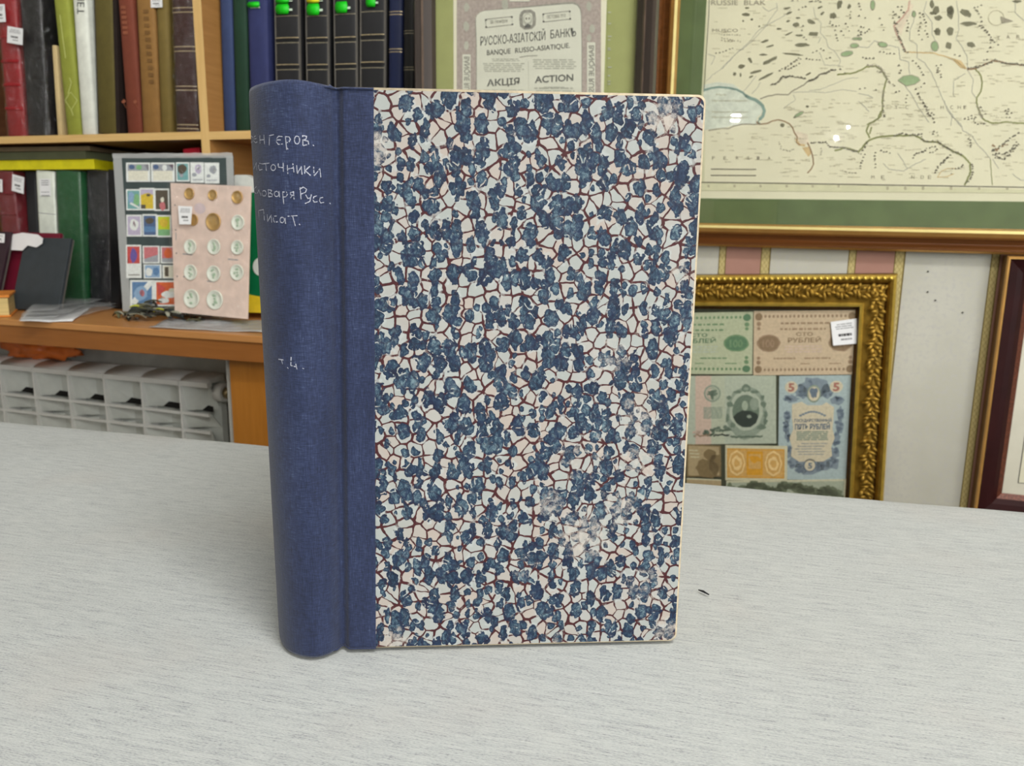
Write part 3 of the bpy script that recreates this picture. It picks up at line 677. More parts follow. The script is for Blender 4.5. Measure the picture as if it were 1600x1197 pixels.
# hand written title, chalk white, drawn on the spine surface
from mathutils.bvhtree import BVHTree
vv = [BOOK.w(p) for r in rows for p in r]; n_ = len(rows[0])
ff = [(a * n_ + c, a * n_ + c + 1, (a + 1) * n_ + c + 1, (a + 1) * n_ + c) for a in range(len(rows) - 1) for c in range(n_ - 1)]
bvh = BVHTree.FromPolygons(vv, ff)
def on_spine(px, py):
    for _ in range(30):
        h = bvh.ray_cast(CAM, ray(px, py))
        if h[0] is not None: return h[0], (h[1] if h[1].dot(ray(px, py)) < 0 else -h[1])
        px += 0.7
    return None
def el(cx, cy, rx_, ry_): return [(cx + rx_ * cos(2 * pi * j / 12), cy + ry_ * sin(2 * pi * j / 12)) for j in range(13)]
INK = [  # crop pixels of a 4.128x view of the spine head
 [(90, 378), (88, 464)], [(90, 420), (101, 430), (100, 455), (88, 465)], [(112, 440), (124, 436), (120, 420), (110, 424), (106, 452), (118, 464), (130, 458)],
 [(146, 416), (147, 470)], [(147, 446), (170, 444)], [(172, 414), (176, 474)], [(206, 480), (208, 418), (234, 412)],
 [(290, 424), (268, 421), (254, 436), (252, 456), (264, 474), (292, 472)], [(255, 446), (280, 445)], [(310, 422), (318, 508)], [(311, 424), (333, 426), (342, 442), (334, 458), (316, 464)],
 el(384, 446, 17, 26), [(420, 416), (422, 480)], [(420, 417), (445, 422), (442, 440), (422, 446)], [(422, 446), (456, 454), (458, 474), (424, 482)], [(486, 478), (492, 484)], [(320, 490), (326, 506)],
 [(104, 586), (108, 636)], [(108, 634), (124, 592)], [(124, 592), (126, 640)], [(160, 600), (143, 596), (136, 618), (144, 640), (162, 636)], [(164, 600), (206, 595)], [(184, 598), (188, 644)], el(232, 624, 15, 19),
 [(264, 598), (266, 622), (294, 624)], [(296, 594), (297, 650)], [(322, 600), (326, 664)], [(322, 634), (360, 626)], [(358, 598), (366, 662)], [(382, 610), (386, 662), (412, 618)], [(412, 618), (416, 668)], [(432, 612), (434, 672)],
 [(466, 616), (436, 644), (470, 674)], [(490, 620), (494, 678), (530, 630)], [(530, 630), (536, 686)],
 [(124, 746), (112, 760), (112, 784), (124, 792)], [(128, 800), (140, 768), (154, 804)], el(174, 790, 14, 18), [(200, 766), (203, 812)], [(200, 767), (222, 771), (217, 785), (203, 787)], [(203, 787), (228, 796), (225, 810), (204, 812)],
 el(254, 794, 15, 17), [(270, 776), (273, 814)], [(292, 780), (300, 858)], [(292, 782), (316, 780), (324, 796), (314, 812), (298, 814)], [(362, 780), (343, 785), (344, 800), (362, 803)], [(362, 778), (366, 828)], [(354, 804), (336, 828)],
 [(404, 752), (410, 828)], [(400, 764), (424, 750), (446, 764), (438, 784), (410, 794)], [(440, 800), (454, 824), (470, 818)], [(476, 798), (466, 842), (436, 856)], [(510, 806), (492, 812), (486, 832), (494, 848), (514, 844)], [(550, 816), (532, 820), (528, 838), (536, 852), (556, 848)], [(592, 852), (598, 858)],
 [(138, 908), (143, 960)], [(138, 902), (170, 894)], [(170, 894), (176, 964)], [(194, 926), (197, 972), (220, 930)], [(220, 930), (223, 978)], [(254, 936), (238, 938), (233, 958), (241, 978), (260, 974)], el(290, 962, 14, 18), [(307, 940), (312, 986)], [(326, 938), (386, 934)], [(356, 936), (374, 1000)], [(398, 988), (404, 994)]]
INK2 = [[(206, 676), (232, 680)], [(222, 680), (228, 704)], [(256, 724), (262, 730)], [(278, 664), (276, 712), (312, 722)], [(303, 694), (314, 744)], [(344, 728), (352, 732)]]
b = B()
def ink(strokes, ox, oy, sc, hw):
    for st in strokes:
        pts = []
        for k in range(len(st) - 1):
            n = max(2, int(sqrt((st[k + 1][0] - st[k][0]) ** 2 + (st[k + 1][1] - st[k][1]) ** 2) / 9))
            pts += [(st[k][0] + (st[k + 1][0] - st[k][0]) * j / n, st[k][1] + (st[k + 1][1] - st[k][1]) * j / n) for j in range(n)]
        pts.append(st[-1]); hit = []
        for x, y in pts:
            r = on_spine(ox + x / sc + random.uniform(-.1, .1), oy + y / sc + random.uniform(-.1, .1))
            if r: hit.append(r)
        for k in range(len(hit) - 1):
            if random.random() < 0.10: continue
            (p, n1), (q, n2) = hit[k], hit[k + 1]; d = q - p
            if d.length < 1e-6 or d.length > .006: continue
            sd_ = n1.cross(d).normalized() * hw * random.uniform(0.7, 1.25); o1, o2 = n1 * .00016, n2 * .00016; d = d * 0.12
            b.face([BOOK.l(x) for x in (p - d + sd_ + o1, p - d - sd_ + o1, q + d - sd_ + o2, q + d + sd_ + o2)], 'chalk')
ink(INK, 370, 110, 4.128, 0.00018)
o = bk.part('handwritten_title', b, spn, 'handwritten pale Cyrillic title on the blue spine', recalc=False)
b = B(); ink(INK2, 380, 380, 3.742, 0.00019); bk.part('volume_number', b, spn, 'faint handwritten volume number on the blue spine', recalc=False)
#@@WALL
# ================================================================== pictures on the wall
class PxPlane(Sheet):
    """print laid on a wall-parallel plane w; coordinates are those of an enlarged view (origin ox, oy, scale sc)"""
    def __init__(s, ox, oy, sc, w, b=None, lift=0.00012):
        s.ox, s.oy, s.sc, s.w0 = ox, oy, sc, w; s.b = b or B(); s.lift = lift; s.wd = s.ht = 1.0
    def P(s, a, t, k=0): return W(s.ox + a / s.sc, s.oy + t / s.sc, s.w0 + s.lift * k)
def rect_uz(u0, z1, u1, z0, w): return [Vector((u0, -w, z1)), Vector((u1, -w, z1)), Vector((u1, -w, z0)), Vector((u0, -w, z0))]
# ---- the large map
mu0 = -0.2262; mz0 = 0.9055; mu1 = mu0 + 1.06; mz1 = mz0 + 0.80
t = Thing('framed_map', 'large framed antique map with a green mat, hanging at the upper right', 'picture', (mu0 + .53, 0, mz0))
MT = 0.006                                 # a slight clockwise tilt
def mrect(u0, z1, u1, z0): return [(u, z - (u - mu0) * MT) for u, z in ((u0, z1), (u1, z1), (u1, z0), (u0, z0))]
b = B()
frame_rails(b, mrect(mu0, mz1, mu1, mz0), [(0, 0.0), (0, .018), (.003, .022), (.006, .019), (.013, .011), (.020, .013), (.023, .018), (.029, .021), (.033, .018), (.036, .010)],
            ['map_frame_brown', 'map_frame_gold', 'map_frame_brown', 'map_frame_brown', 'map_frame_brown', 'map_frame_gold', 'map_frame_gold', 'frame_bright', 'map_frame_gold'])
t.part('frame', b, label='brown and gold moulded frame')
def quad(b, c, w, mat):
    b.face([(p[0], -w, p[1]) for p in c], mat)
def slab(b, c, w0, w1, mat):
    f = [(p[0], -w1, p[1]) for p in c]; k = [(p[0], -w0, p[1]) for p in c]
    b.face(f, mat); b.face(k[::-1], mat)
    for j in range(4): b.face([f[j], k[j], k[(j + 1) % 4], f[(j + 1) % 4]], mat)
b = B(); slab(b, mrect(mu0 + .004, mz1 - .004, mu1 - .004, mz0 + .004), .0005, .003, 'map_paper'); t.part('backing_board', b)
pe = W(1098, 150, .006); su0 = pe.x - 0.0035                      # left edge of the sheet
sz0 = W(1350, 296.5, .006).z + (0.30) * 0
b = B(); frame_rails(b, mrect(mu0 + .030, mz1 - .030, mu1 - .030, mz0 + .030), [(0, .003), (0, .0058), (su0 - mu0 - .030, .0058), (su0 - mu0 - .030, .003)], ['map_mat_green'] * 3)
t.part('mat', b, label='dark green mat board')
b = B(); slab(b, mrect(su0 - .004, mz1 - .03, mu1 - .03, sz0 - .0), .0031, .0038, 'map_margin')
MWP = 0.0039
def M2(): return PxPlane(1080, 0, 5.985, MWP, b)
A, Bq, Cq, Dq = PxPlane(1080, 0, 5.985, MWP, b), PxPlane(1340, 0, 5.985, MWP, b), PxPlane(1080, 150, 6.154, MWP, b), PxPlane(1340, 150, 6.154, MWP, b)
# paper inside the neat line and the line itself
nl = [W(1103.5, -250, MWP), W(2050, -250, MWP), W(2050, 304, MWP), W(1101, 285, MWP)]
A.b.face([W(1107.5, -250, MWP), W(2050, -250, MWP), W(2050, 306, MWP + .00002), W(1350, 288.8, MWP), W(1099.5, 284.5, MWP)], 'map_paper')
A.stroke([(164, -200), (160, 100), (128, 600), (112, 850)], 7, 'map_ink', 2)
Cq.stroke([(60, 824), (600, 830), (1600, 845), (1700, 847)], 11, 'map_ink', 2)
Dq.stroke([(0, 846), (800, 858), (1650, 872), (2400, 886)], 11, 'map_ink', 2)
for x in range(150, 1600, 250): Cq.rect(x, 848, x + 22, 872, 'map_text', 2)
for x in (270, 440, 610, 880, 1150, 1420): Dq.rect(x, 864, x + 24, 896, 'map_text', 2)
# sea and its coast
Cq.poly([(110, -115), (250, -140), (400, -120), (520, -20), (620, 20), (690, 80), (670, 160), (630, 200), (620, 262), (480, 262), (300, 300), (120, 320)], 'map_sea', 1)
A.stroke([(110, 838), (180, 818), (250, 808), (340, 815), (420, 832), (480, 862), (515, 902)], 20, 'map_coast', 3)
A.stroke([(500, 885), (540, 910), (590, 925), (625, 948), (660, 980), (678, 1030), (664, 1080), (632, 1112)], 30, 'map_coast', 3)
A.stroke([(640, 1100), (620, 1130), (640, 1155)], 12, 'map_coast', 4)
Cq.stroke([(160, 325), (230, 315), (300, 303), (350, 308), (400, 285), (480, 266), (540, 264), (600, 268), (640, 262)], 10, 'map_ink_soft', 3)
Cq.stroke([(620, 240), (650, 266), (730, 256), (770, 235), (830, 222), (890, 236), (940, 262), (970, 300), (985, 345), (1015, 390), (1005, 440), (1042, 466)], 11, 'map_brown', 4)
Cq.stroke([(1110, 440), (1130, 480), (1150, 530), (1165, 590), (1170, 650), (1145, 700), (1112, 735)], 11, 'map_brown', 4)
Cq.stroke([(1000, 400), (1030, 460), (1090, 470)], 22, 'map_tan', 3); Cq.poly([(1060, 490), (1130, 480), (1155, 540), (1120, 580)], 'map_tan', 2)
Cq.poly([(990, 330), (1110, 360), (1130, 460), (1010, 460)], 'map_blush', 2)
def river(S, pts, wd=4, mat='map_river', k=3):
    q = [Vector(p) for p in pts]; out = []
    for i in range(len(q) - 1):
        n = max(2, int((q[i + 1] - q[i]).length / 14))
        for j in range(n):
            p = q[i].lerp(q[i + 1], j / n); out.append((p.x + random.uniform(-3, 3), p.y + random.uniform(-3, 3)))
    out.append(tuple(q[-1])); S.stroke(out, wd, mat, k)
for pts in ([(640, 918), (700, 896), (800, 876), (900, 880), (940, 845), (1040, 790), (1100, 745)],): river(A, pts, 11, 'map_ink_soft')
for pts in ([(130, 760), (200, 690), (260, 650), (350, 560), (440, 470), (540, 385), (620, 280), (700, 225), (760, 130), (800, 90), (790, 20)], [(280, 640), (420, 490), (560, 385), (680, 250), (770, 190), (850, 150), (930, 80)],
            [(1140, 60), (1150, 150), (1210, 210), (1200, 300), (1255, 360), (1270, 430), (1340, 480), (1390, 560)], [(560, 870), (610, 820), (640, 760)], [(480, 850), (560, 760), (600, 700)], [(1100, 840), (1200, 830), (1300, 790), (1450, 730), (1556, 720)],
            [(940, 860), (1120, 850), (1250, 860), (1400, 830), (1540, 850)], [(860, 1010), (920, 960), (970, 930), (950, 880)], [(150, 500), (220, 520), (180, 600)], [(660, 60), (720, 100), (800, 60)], [(1390, 560), (1370, 610)], [(1190, 480), (1240, 600), (1390, 610)], [(1180, 400), (1210, 340)]):
    river(A, pts, 4)
for pts in ([(560, 540), (620, 580), (680, 670), (740, 800), (790, 920), (830, 1000), (900, 1100), (960, 1180)], [(920, 0), (935, 120), (940, 270), (915, 350), (970, 430), (1020, 530), (1020, 650), (1075, 740), (1060, 850), (1100, 910)],
            [(640, 0), (610, 100), (690, 200), (690, 310), (730, 390)], [(530, 150), (480, 290), (480, 370), (550, 410), (550, 540)], [(0, 430), (90, 440), (150, 375), (220, 400), (380, 440), (390, 550), (470, 570), (480, 700)],
            [(440, 800), (500, 880), (560, 990), (660, 1140)], [(1000, 680), (890, 750), (890, 900)], [(0, 870), (80, 880), (140, 910)], [(0, 940), (60, 990), (100, 1040)], [(1470, 0), (1465, 110), (1556, 190)]): river(Bq, pts, 5)
for pts in ([(240, 640), (300, 700), (440, 715), (470, 690), (560, 640), (650, 600)], [(470, 690), (430, 620), (380, 545)], [(830, 40), (850, 120), (900, 190), (980, 260), (1010, 330), (1090, 370), (1150, 470), (1210, 520), (1270, 600)], [(1480, 740), (1560, 800), (1610, 805)], [(1290, 600), (1350, 690)], [(900, 190), (890, 280)]): river(Dq, pts, 5)
river(Dq, [(1270, 600), (1275, 700), (1290, 850)], 7, 'map_green_line')
# coloured borders
river(Bq, [(480, 0), (465, 90), (400, 170), (335, 235), (360, 310), (400, 390), (440, 470)], 16, 'map_pink')
Bq.poly([(330, 230), (400, 160), (490, 20), (520, 40), (470, 160), (420, 260), (400, 330)], 'map_blush', 2)
river(Bq, [(440, 480), (550, 485), (700, 490), (830, 525), (920, 565), (1000, 640)], 11, 'map_tan'); Bq.poly([(860, 530), (960, 560), (1020, 640), (960, 630)], 'map_tan', 3)
river(Bq, [(1020, 645), (1100, 635), (1180, 595), (1250, 562), (1320, 567), (1400, 590), (1480, 597), (1580, 608)], 13, 'map_brown')
river(Bq, [(1095, 640), (1140, 690), (1160, 760), (1145, 850), (1108, 905), (1105, 960), (1135, 1040), (1170, 1110), (1250, 1145), (1400, 1135), (1580, 1150)], 14, 'map_green_line')
river(Bq, [(-200, 690), (-60, 680), (0, 660), (80, 620), (160, 610), (220, 650), (265, 730), (240, 830), (225, 920), (230, 1000), (210, 1080), (150, 1130), (80, 1160)], 15, 'map_green_line')
river(Dq, [(215, 140), (190, 210), (110, 260), (75, 330), (110, 400)], 15, 'map_green_line'); river(Dq, [(130, 290), (110, 360)], 14, 'map_green_line')
river(Dq, [(-230, 520), (-120, 490), (0, 530), (30, 500), (90, 430), (150, 400), (250, 380), (400, 376), (540, 372), (590, 395), (640, 430), (760, 437), (820, 475), (920, 530), (1020, 580), (1075, 640), (1080, 720), (1050, 790), (1022, 850)], 17, 'map_green_line')
Dq.stroke([(760, 775), (800, 715), (860, 690), (940, 690)], 8, 'map_tan', 2); Dq.stroke([(760, 775), (850, 770), (920, 740)], 8, 'map_tan', 2)
# forests and lakes
for x, y, rx_, ry_, *r in ((515, 68, 20, 8), (505, 130, 38, 15, .1), (560, 175, 15, 10), (480, 190, 9, 9), (815, 262, 24, 9), (680, 380, 38, 11, -.35), (730, 425, 36, 9, -.25), (630, 240, 8, 8), (975, 225, 32, 22), (1115, 195, 40, 20, .5), (1320, 140, 34, 28), (1135, 310, 48, 20), (1030, 412, 65, 20),
        (990, 160, 22, 9), (900, 190, 18, 9, -.4), (910, 115, 30, 9, -.4), (890, 70, 32, 9, -.2), (1200, 62, 25, 8, -.4), (1220, 120, 20, 11, -.7), (1380, 35, 22, 42, .3), (1470, 55, 16, 25, .3), (730, 560, 75, 17, -.45), (545, 555, 15, 30, -.5), (465, 615, 32, 18), (400, 685, 16, 18), (455, 695, 8, 20),
        (600, 665, 55, 13, -.25), (690, 710, 85, 12, -.45), (555, 710, 25, 9, -.4), (905, 310, 40, 7, -.45), (670, 505, 35, 9), (940, 500, 90, 9, .1), (1005, 325, 35, 11), (1090, 685, 28, 9, -.5), (990, 1070, 45, 12, -.6), (1080, 990, 14, 12), (845, 1165, 20, 16)):
    A.ell(x, y, rx_, ry_, 'map_forest', 4, 14, .22, r[0] if r else 0)
for x, y, rx_, ry_, *r in ((725, 90, 30, 42), (750, 160, 38, 24), (700, 115, 34, 16), (862, 110, 34, 58), (855, 90, 28, 40, -.6), (1005, 115, 52, 32, .5), (1035, 215, 72, 20), (745, 290, 26, 40), (735, 290, 30, 16), (862, 285, 32, 34), (845, 420, 26, 32), (1055, 412, 42, 24, .1), (690, 30, 20, 34), (1480, 5, 40, 14)):
    Bq.ell(x, y, rx_, ry_, 'map_forest', 4, 14, .22, r[0] if r else 0)
Bq.poly([(370, 745), (420, 705), (500, 694), (560, 715), (580, 745), (530, 780), (450, 798), (410, 770)], 'map_lake', 5)
Bq.stroke([(370, 745), (420, 705), (500, 694), (560, 715), (580, 745), (530, 780), (450, 798), (410, 770), (370, 745)], 5, 'map_ink_soft', 6)
for S, x, y, rx_, ry_, r in ((Bq, 228, 410, 44, 22, .2), (Bq, 715, 425, 34, 46, -.1), (Bq, 520, 125, 17, 28, 0), (Bq, 135, 40, 20, 46, 0), (A, 1450, 495, 58, 22, -.2), (A, 1520, 420, 40, 20, 0), (A, 1530, 355, 32, 10, 0), (Bq, 10, 355, 24, 12, 0), (Cq, 1030, 170, 50, 14, -.5)):
    S.ell(x, y, rx_ + 4, ry_ + 4, 'map_ink_soft', 4, 16, .06, r); S.ell(x, y, rx_ - 3, ry_ - 3, 'map_lake', 5, 16, .06, r)
# hills: chains and fields of little marks
def hill(S, x, y, s_=10, mat='map_ink'):
    a = s_ * random.uniform(.85, 1.45); S.poly([(x - a, y + a * .55), (x + a * random.uniform(-.2, .5), y - a * .7), (x + a, y + a * .45)], mat, 6)
def chain(S, pts, gap=26, s_=10, jit=5, mat='map_ink'):
    for p, q in zip(pts, pts[1:]):
        n = max(1, int(sqrt((q[0] - p[0]) ** 2 + (q[1] - p[1]) ** 2) / gap))
        for j in range(n): hill(S, p[0] + (q[0] - p[0]) * j / n + random.uniform(-jit, jit), p[1] + (q[1] - p[1]) * j / n + random.uniform(-jit, jit), s_, mat)
for c in ([(230, 490), (290, 480), (350, 455), (420, 430)], [(820, 655), (900, 610), (960, 570), (1040, 530)], [(840, 640), (900, 635), (980, 605), (1030, 560)], [(930, 580), (1000, 540), (1040, 510)], [(1070, 545), (1130, 548), (1230, 555)], [(1130, 480), (1200, 450), (1260, 475)],
          [(1260, 540), (1330, 520)], [(1290, 190), (1310, 230), (1350, 240), (1410, 225)], [(1340, 280), (1350, 350), (1375, 400)], [(1400, 285), (1420, 320), (1450, 345)], [(1440, 210), (1470, 280), (1510, 308)], [(1480, 100), (1475, 190)], [(1290, 210), (1340, 215)], [(1000, 80), (1040, 65), (1090, 45)], [(1035, 240), (1030, 310)], [(1050, 340), (1090, 380)], [(1390, 640), (1430, 670), (1480, 680)], [(940, 0), (990, -5), (1040, 5)], [(1100, 5), (1180, 0), (1230, 20)]): chain(A, c)
for c in ([(740, 785), (800, 765), (850, 712), (900, 705), (950, 710), (1020, 717), (1070, 727)], [(1090, 750), (1150, 730), (1200, 690), (1250, 675), (1300, 650), (1360, 648)], [(880, 715), (900, 700)]): chain(A, c, 15, 13, 4)
for c in ([(280, 350), (330, 355), (400, 372), (480, 385)], [(280, 370), (340, 375), (400, 385)], [(260, 310), (330, 320), (470, 322)]): chain(A, c, 22, 8, 4, 'map_ink_soft')
for c in ([(90, 605), (160, 600), (220, 640), (262, 720), (300, 770), (350, 790)], [(180, 660), (240, 665)], [(240, 840), (230, 920), (240, 1010)], [(1030, 630), (1120, 620), (1200, 590), (1280, 555), (1390, 590), (1480, 590), (1560, 605)], [(1115, 980), (1130, 1050), (1170, 1110)], [(345, 250), (370, 310), (400, 380), (440, 470), (480, 500)]): chain(Bq, c, 18, 12, 6, 'map_ink_soft' if c[0][0] in (90, 180, 240, 1115) else 'map_ink')
for c in ([(205, 470), (270, 495), (330, 490), (370, 510)], [(40, 535), (100, 535), (170, 540)], [(510, 560), (560, 610), (600, 690), (620, 740)], [(540, 830), (580, 900), (620, 990), (690, 1100)], [(560, 870), (600, 950), (680, 1050), (730, 1090)], [(730, 600), (760, 650), (790, 750)], [(740, 640), (740, 700)], [(780, 600), (780, 640)], [(380, 610), (400, 650), (360, 700)], [(570, 120), (580, 200), (570, 280), (560, 340)], [(600, 120), (630, 200), (630, 280), (660, 370)], [(460, 190), (460, 300)], [(590, 360), (620, 400)],
          [(330, 100), (330, 190), (380, 230)], [(350, 130), (410, 170)], [(340, 210), (400, 210)], [(370, 60), (440, 60)], [(400, 90), (450, 130)], [(1100, 80), (1150, 150), (1150, 230), (1200, 300)], [(1080, 60), (1130, 110)], [(1150, 40), (1090, 60)], [(1140, 230), (1200, 290), (1250, 360), (1330, 430)], [(1180, 270), (1230, 330)], [(1240, 360), (1230, 430), (1180, 450)], [(1210, 470), (1240, 500)], [(1170, 560), (1230, 540)], [(900, 510), (950, 520), (970, 560)], [(0, 20), (30, 80), (40, 110)], [(10, 140), (60, 155), (100, 180)], [(200, 165), (240, 180)], [(220, 220), (230, 270), (280, 250)], [(0, 320), (60, 300), (100, 260), (150, 270)], [(20, 250), (80, 245)], [(0, 280), (60, 310)], [(350, 850), (420, 840)], [(330, 800), (360, 760)], [(590, 800), (640, 740)], [(1140, 1000), (1180, 1050), (1210, 1090)], [(1400, 1020), (1400, 1090)], [(1440, 1050), (1440, 1100)], [(1000, 1100), (1060, 1080), (1120, 1100)], [(450, 880), (450, 950), (420, 960)], [(20, 820), (100, 820)], [(160, 830), (190, 860)]): chain(Bq, c, 27, 11, 7)
for c in ([(350, 370), (430, 355), (540, 370), (600, 360), (630, 425), (760, 430), (830, 480), (930, 535), (1010, 560)], [(1090, 650), (1100, 720), (1070, 790), (1030, 840)], [(90, 440), (60, 490), (20, 540)], [(640, 520), (560, 545), (510, 600)], [(880, 560), (830, 610), (770, 670), (720, 750)], [(860, 580), (800, 650)], [(1060, 400), (1080, 440), (1085, 500)], [(240, 130), (260, 210)], [(660, 140), (710, 200), (740, 270)], [(1290, 510), (1330, 540), (1400, 550), (1470, 510), (1530, 420)], [(1290, 520), (1360, 480), (1410, 440), (1460, 400), (1550, 340)], [(1320, 580), (1400, 600), (1480, 520), (1560, 440)], [(1300, 560), (1380, 590)]): chain(Dq, c, 19, 12, 7)
for c in ([(0, 540), (60, 550), (30, 640), (10, 720)], [(660, 490), (760, 470)], [(690, 540), (780, 500)], [(910, 690), (960, 680), (1020, 655)], [(1000, 660), (1000, 690)], [(900, 740), (930, 720)], [(1090, 210), (1150, 260), (1240, 265)], [(1030, 210), (1140, 215)], [(1420, 130), (1490, 160)], [(1420, 160), (1430, 200), (1490, 210)], [(720, 330), (730, 380)], [(760, 350), (760, 400)], [(160, 540), (160, 700)], [(220, 520), (330, 540)]): chain(Dq, c, 24, 10, 7)
for c in ([(1290, 460), (1330, 520), (1350, 480)], [(1390, 470), (1450, 450)]): chain(Dq, c, 20, 12, 6, 'map_brown')
for c in ([(1150, 445), (1280, 435), (1330, 480), (1400, 490), (1470, 490), (1540, 520), (1600, 525)],): chain(Cq, c, 20, 11, 5); 
river(Cq, [(1320, 480), (1400, 490), (1470, 490), (1540, 520), (1600, 520)], 10, 'map_ink_soft')
for c in ([(840, 440), (860, 500), (940, 520), (1000, 500)], [(1240, 560), (1250, 480)], [(1430, 710), (1490, 725), (1600, 735)]): chain(Cq, c, 17, 8, 5, 'map_ink_soft')
# place names and lettering
A.text('RUSSIE  BLAK', 180, 690, -8, 40, 'map_ink_soft', 5); A.text('MUSCO', 190, 430, 262, 292, 'map_ink_soft', 5)
for ch, x in (('T', 340), ('C', 440), ('H', 770), ('C', 860), ('H', 930), ('E', 985)): Bq.text(ch, x, x + 28, 978, 1012, 'map_ink_soft', 5)
for ch, x, y in (('T', 1295, 345), ('A', 1385, 335), ('R', 1480, 335)): Bq.text(ch, x, x + 32, y - 18, y + 20, 'map_ink_soft', 5)
for ch, x in (('P', 195), ('E', 305), ('R', 425), ('S', 530), ('I', 625), ('A', 730)): Cq.text(ch, x, x + 26, 572, 606, 'map_ink_soft', 5)
for ch, x in (('M', 125), ('E', 220), ('N', 510), ('D', 600), ('E', 670)): Dq.text(ch, x, x + 30, 755, 790, 'map_ink_soft', 5)
for y in (880, 935, 1040, 1090): A.text('Mare' if y == 880 else 'Hyrcanum Caspium', 230 if y == 880 else 190, 320 if y == 880 else 520, y - 12, y + 8, 'map_text', 5)
Cq.stroke([(185, 697), (620, 700)], 9, 'map_ink', 5); Cq.stroke([(182, 757), (618, 759)], 9, 'map_ink', 5)
Bq.ring(1290, 160, 75, 72, .06, 'map_text', 5); Bq.poly([(1330, 145), (1450, 190), (1340, 215)], 'map_ink_soft', 5)
for S, x0, x1, y0, y1, n in ((A, 170, 1540, 20, 640, 60), (Bq, 20, 1540, 20, 780, 46), (Bq, 900, 1540, 200, 1180, 66), (Bq, 20, 900, 800, 1180, 40), (Cq, 880, 1590, 20, 430, 60), (Cq, 180, 800, 290, 640, 30), (Cq, 830, 1590, 540, 780, 34), (Dq, 20, 1590, 60, 800, 120)):
    for _ in range(n):
        x, y = random.uniform(x0, x1), random.uniform(y0, y1); ln = random.uniform(25, 80); e = x + ln
        while x < e: S.rect(x, y, x + random.uniform(4, 9), y + random.uniform(6, 10), 'map_text', 4); x += random.uniform(10, 14)
t.part('map_sheet', b, label='yellowed printed map sheet with rivers, borders and rows of little hills', recalc=False)
b = B(); slab(b, mrect(mu0 + .031, mz1 - .031, mu1 - .031, mz0 + .031), .0072, .0088, 'picture_glass'); t.part('glass', b)
# ---- bank share certificate in a dark frame, hung on the end of the bookcase
SW = 0.20                                  # front of the bookcase, metres before the wall
cu0 = W(643, 60, SW + .03).x; cu1 = W(1021, 60, SW + .03).x
ctop, cbot = 1.36, W(823, 360, SW + .02).z
t = Thing('framed_certificate', 'framed old bank share certificate with a lime mat and dark frame, behind the standing book', 'picture', ((cu0 + cu1) / 2, -SW, cbot))
b = B(); cc = [(cu0, ctop), (cu1, ctop), (cu1, cbot), (cu0, cbot)]
cw = W(680, 60, SW + .01).x - cu0
frame_rails(b, cc, [(0, SW + .0005), (0, SW + .024), (.004, SW + .029), (cw * .45, SW + .027), (cw * .5, SW + .030), (cw * .58, SW + .027), (cw * .9, SW + .018), (cw, SW + .010)],
            ['dark_frame', 'dark_frame', 'dark_frame', 'dark_frame_light', 'dark_frame_light', 'dark_frame', 'dark_frame'])
t.part('frame', b)
b = B(); slab(b, [(cu0 + .004, ctop - .004), (cu1 - .004, ctop - .004), (cu1 - .004, cbot + .004), (cu0 + .004, cbot + .004)], SW + .001, SW + .0065, 'lime_mat'); t.part('mat', b, label='lime green mat board')
w_ = SW + .007; b = B()
q = PxPlane(690, 0, 5.714, w_, b)
pu0, pu1 = W(707.5, 60, w_).x, W(945, 60, w_).x
slab(b, [(pu0, ctop - .05), (pu1, ctop - .05), (pu1, cbot + .05), (pu0, cbot + .05)], SW + .0065, w_, 'cert_edge')
pz0 = cbot + .055
q.b.face([W(712.5, -190, w_ + .0002), W(938, -190, w_ + .0002), W(938, 330, w_ + .0002), W(712.5, 330, w_ + .0002)], 'cert_border')
q.lift = .0003
ins = [(303, 1900), (300, 400), (292, 180), (300, 140), (330, 105), (370, 88), (500, 74), (800, 46), (1100, 14), (1170, 10), (1210, 28), (1236, 70), (1244, 130), (1250, 400), (1254, 1900)]
ins = [(a, min(t_, 1890)) for a, t_ in ins]
q.poly(ins, 'cert_grey', 1); q.poly([(772 + (a - 772) * .985, 60 + (t_ - 60) * (1 if t_ > 200 else .8) + (9 if t_ < 150 else 0)) for a, t_ in ins], 'cert_paper', 2)
for x0, y0, x1, y1 in ((385, 168, 622, 142), (898, 118, 1138, 92)):
    q.stroke([(x0, y0), (x1, y1), (x1 + 6, y1 + 72), (x0 + 6, y0 + 74), (x0, y0)], 7, 'cert_grey', 3)
    for px_, py_ in ((x0 + 4, y0 + 4), (x1, y1 + 4), (x1 + 4, y1 + 70), (x0 + 6, y0 + 68)): q.ell(px_, py_, 9, 9, 'cert_ink', 4, 8)
q.text('28 Ноября', 425, 582, 175, 206, 'cert_grey', 4, slope=-14); q.text('OCTOBRE 1910', 934, 1100, 128, 160, 'cert_grey', 4, slope=-14)
q.stroke([(705, 120), (730, 98), (790, 94), (815, 110), (822, 160), (818, 215), (795, 238), (735, 244), (708, 225), (702, 170), (705, 120)], 30, 'cert_grey', 3)
q.ell(762, 170, 40, 55, 'cert_ink_soft', 4); q.ell(762, 160, 30, 38, 'cert_paper', 5); q.ell(750, 160, 9, 11, 'cert_grey', 6); q.ell(776, 159, 9, 11, 'cert_grey', 6); q.poly([(735, 225), (762, 205), (792, 220), (790, 236), (738, 242)], 'cert_ink', 6)
q.text('РУССКО-АЗІАТСКІЙ', 340, 920, 322, 402, 'cert_ink', 4, .004, slope=-52); q.text('БАНКЪ', 966, 1194, 262, 338, 'cert_ink', 4, .004, slope=-22)
q.text('BANQUE', 398, 610, 440, 488, 'cert_ink', 4, .006, slope=-16); q.text('RUSSO-ASIATIQUE.', 650, 1140, 422, 468, 'cert_ink', 4, .006, slope=-48)
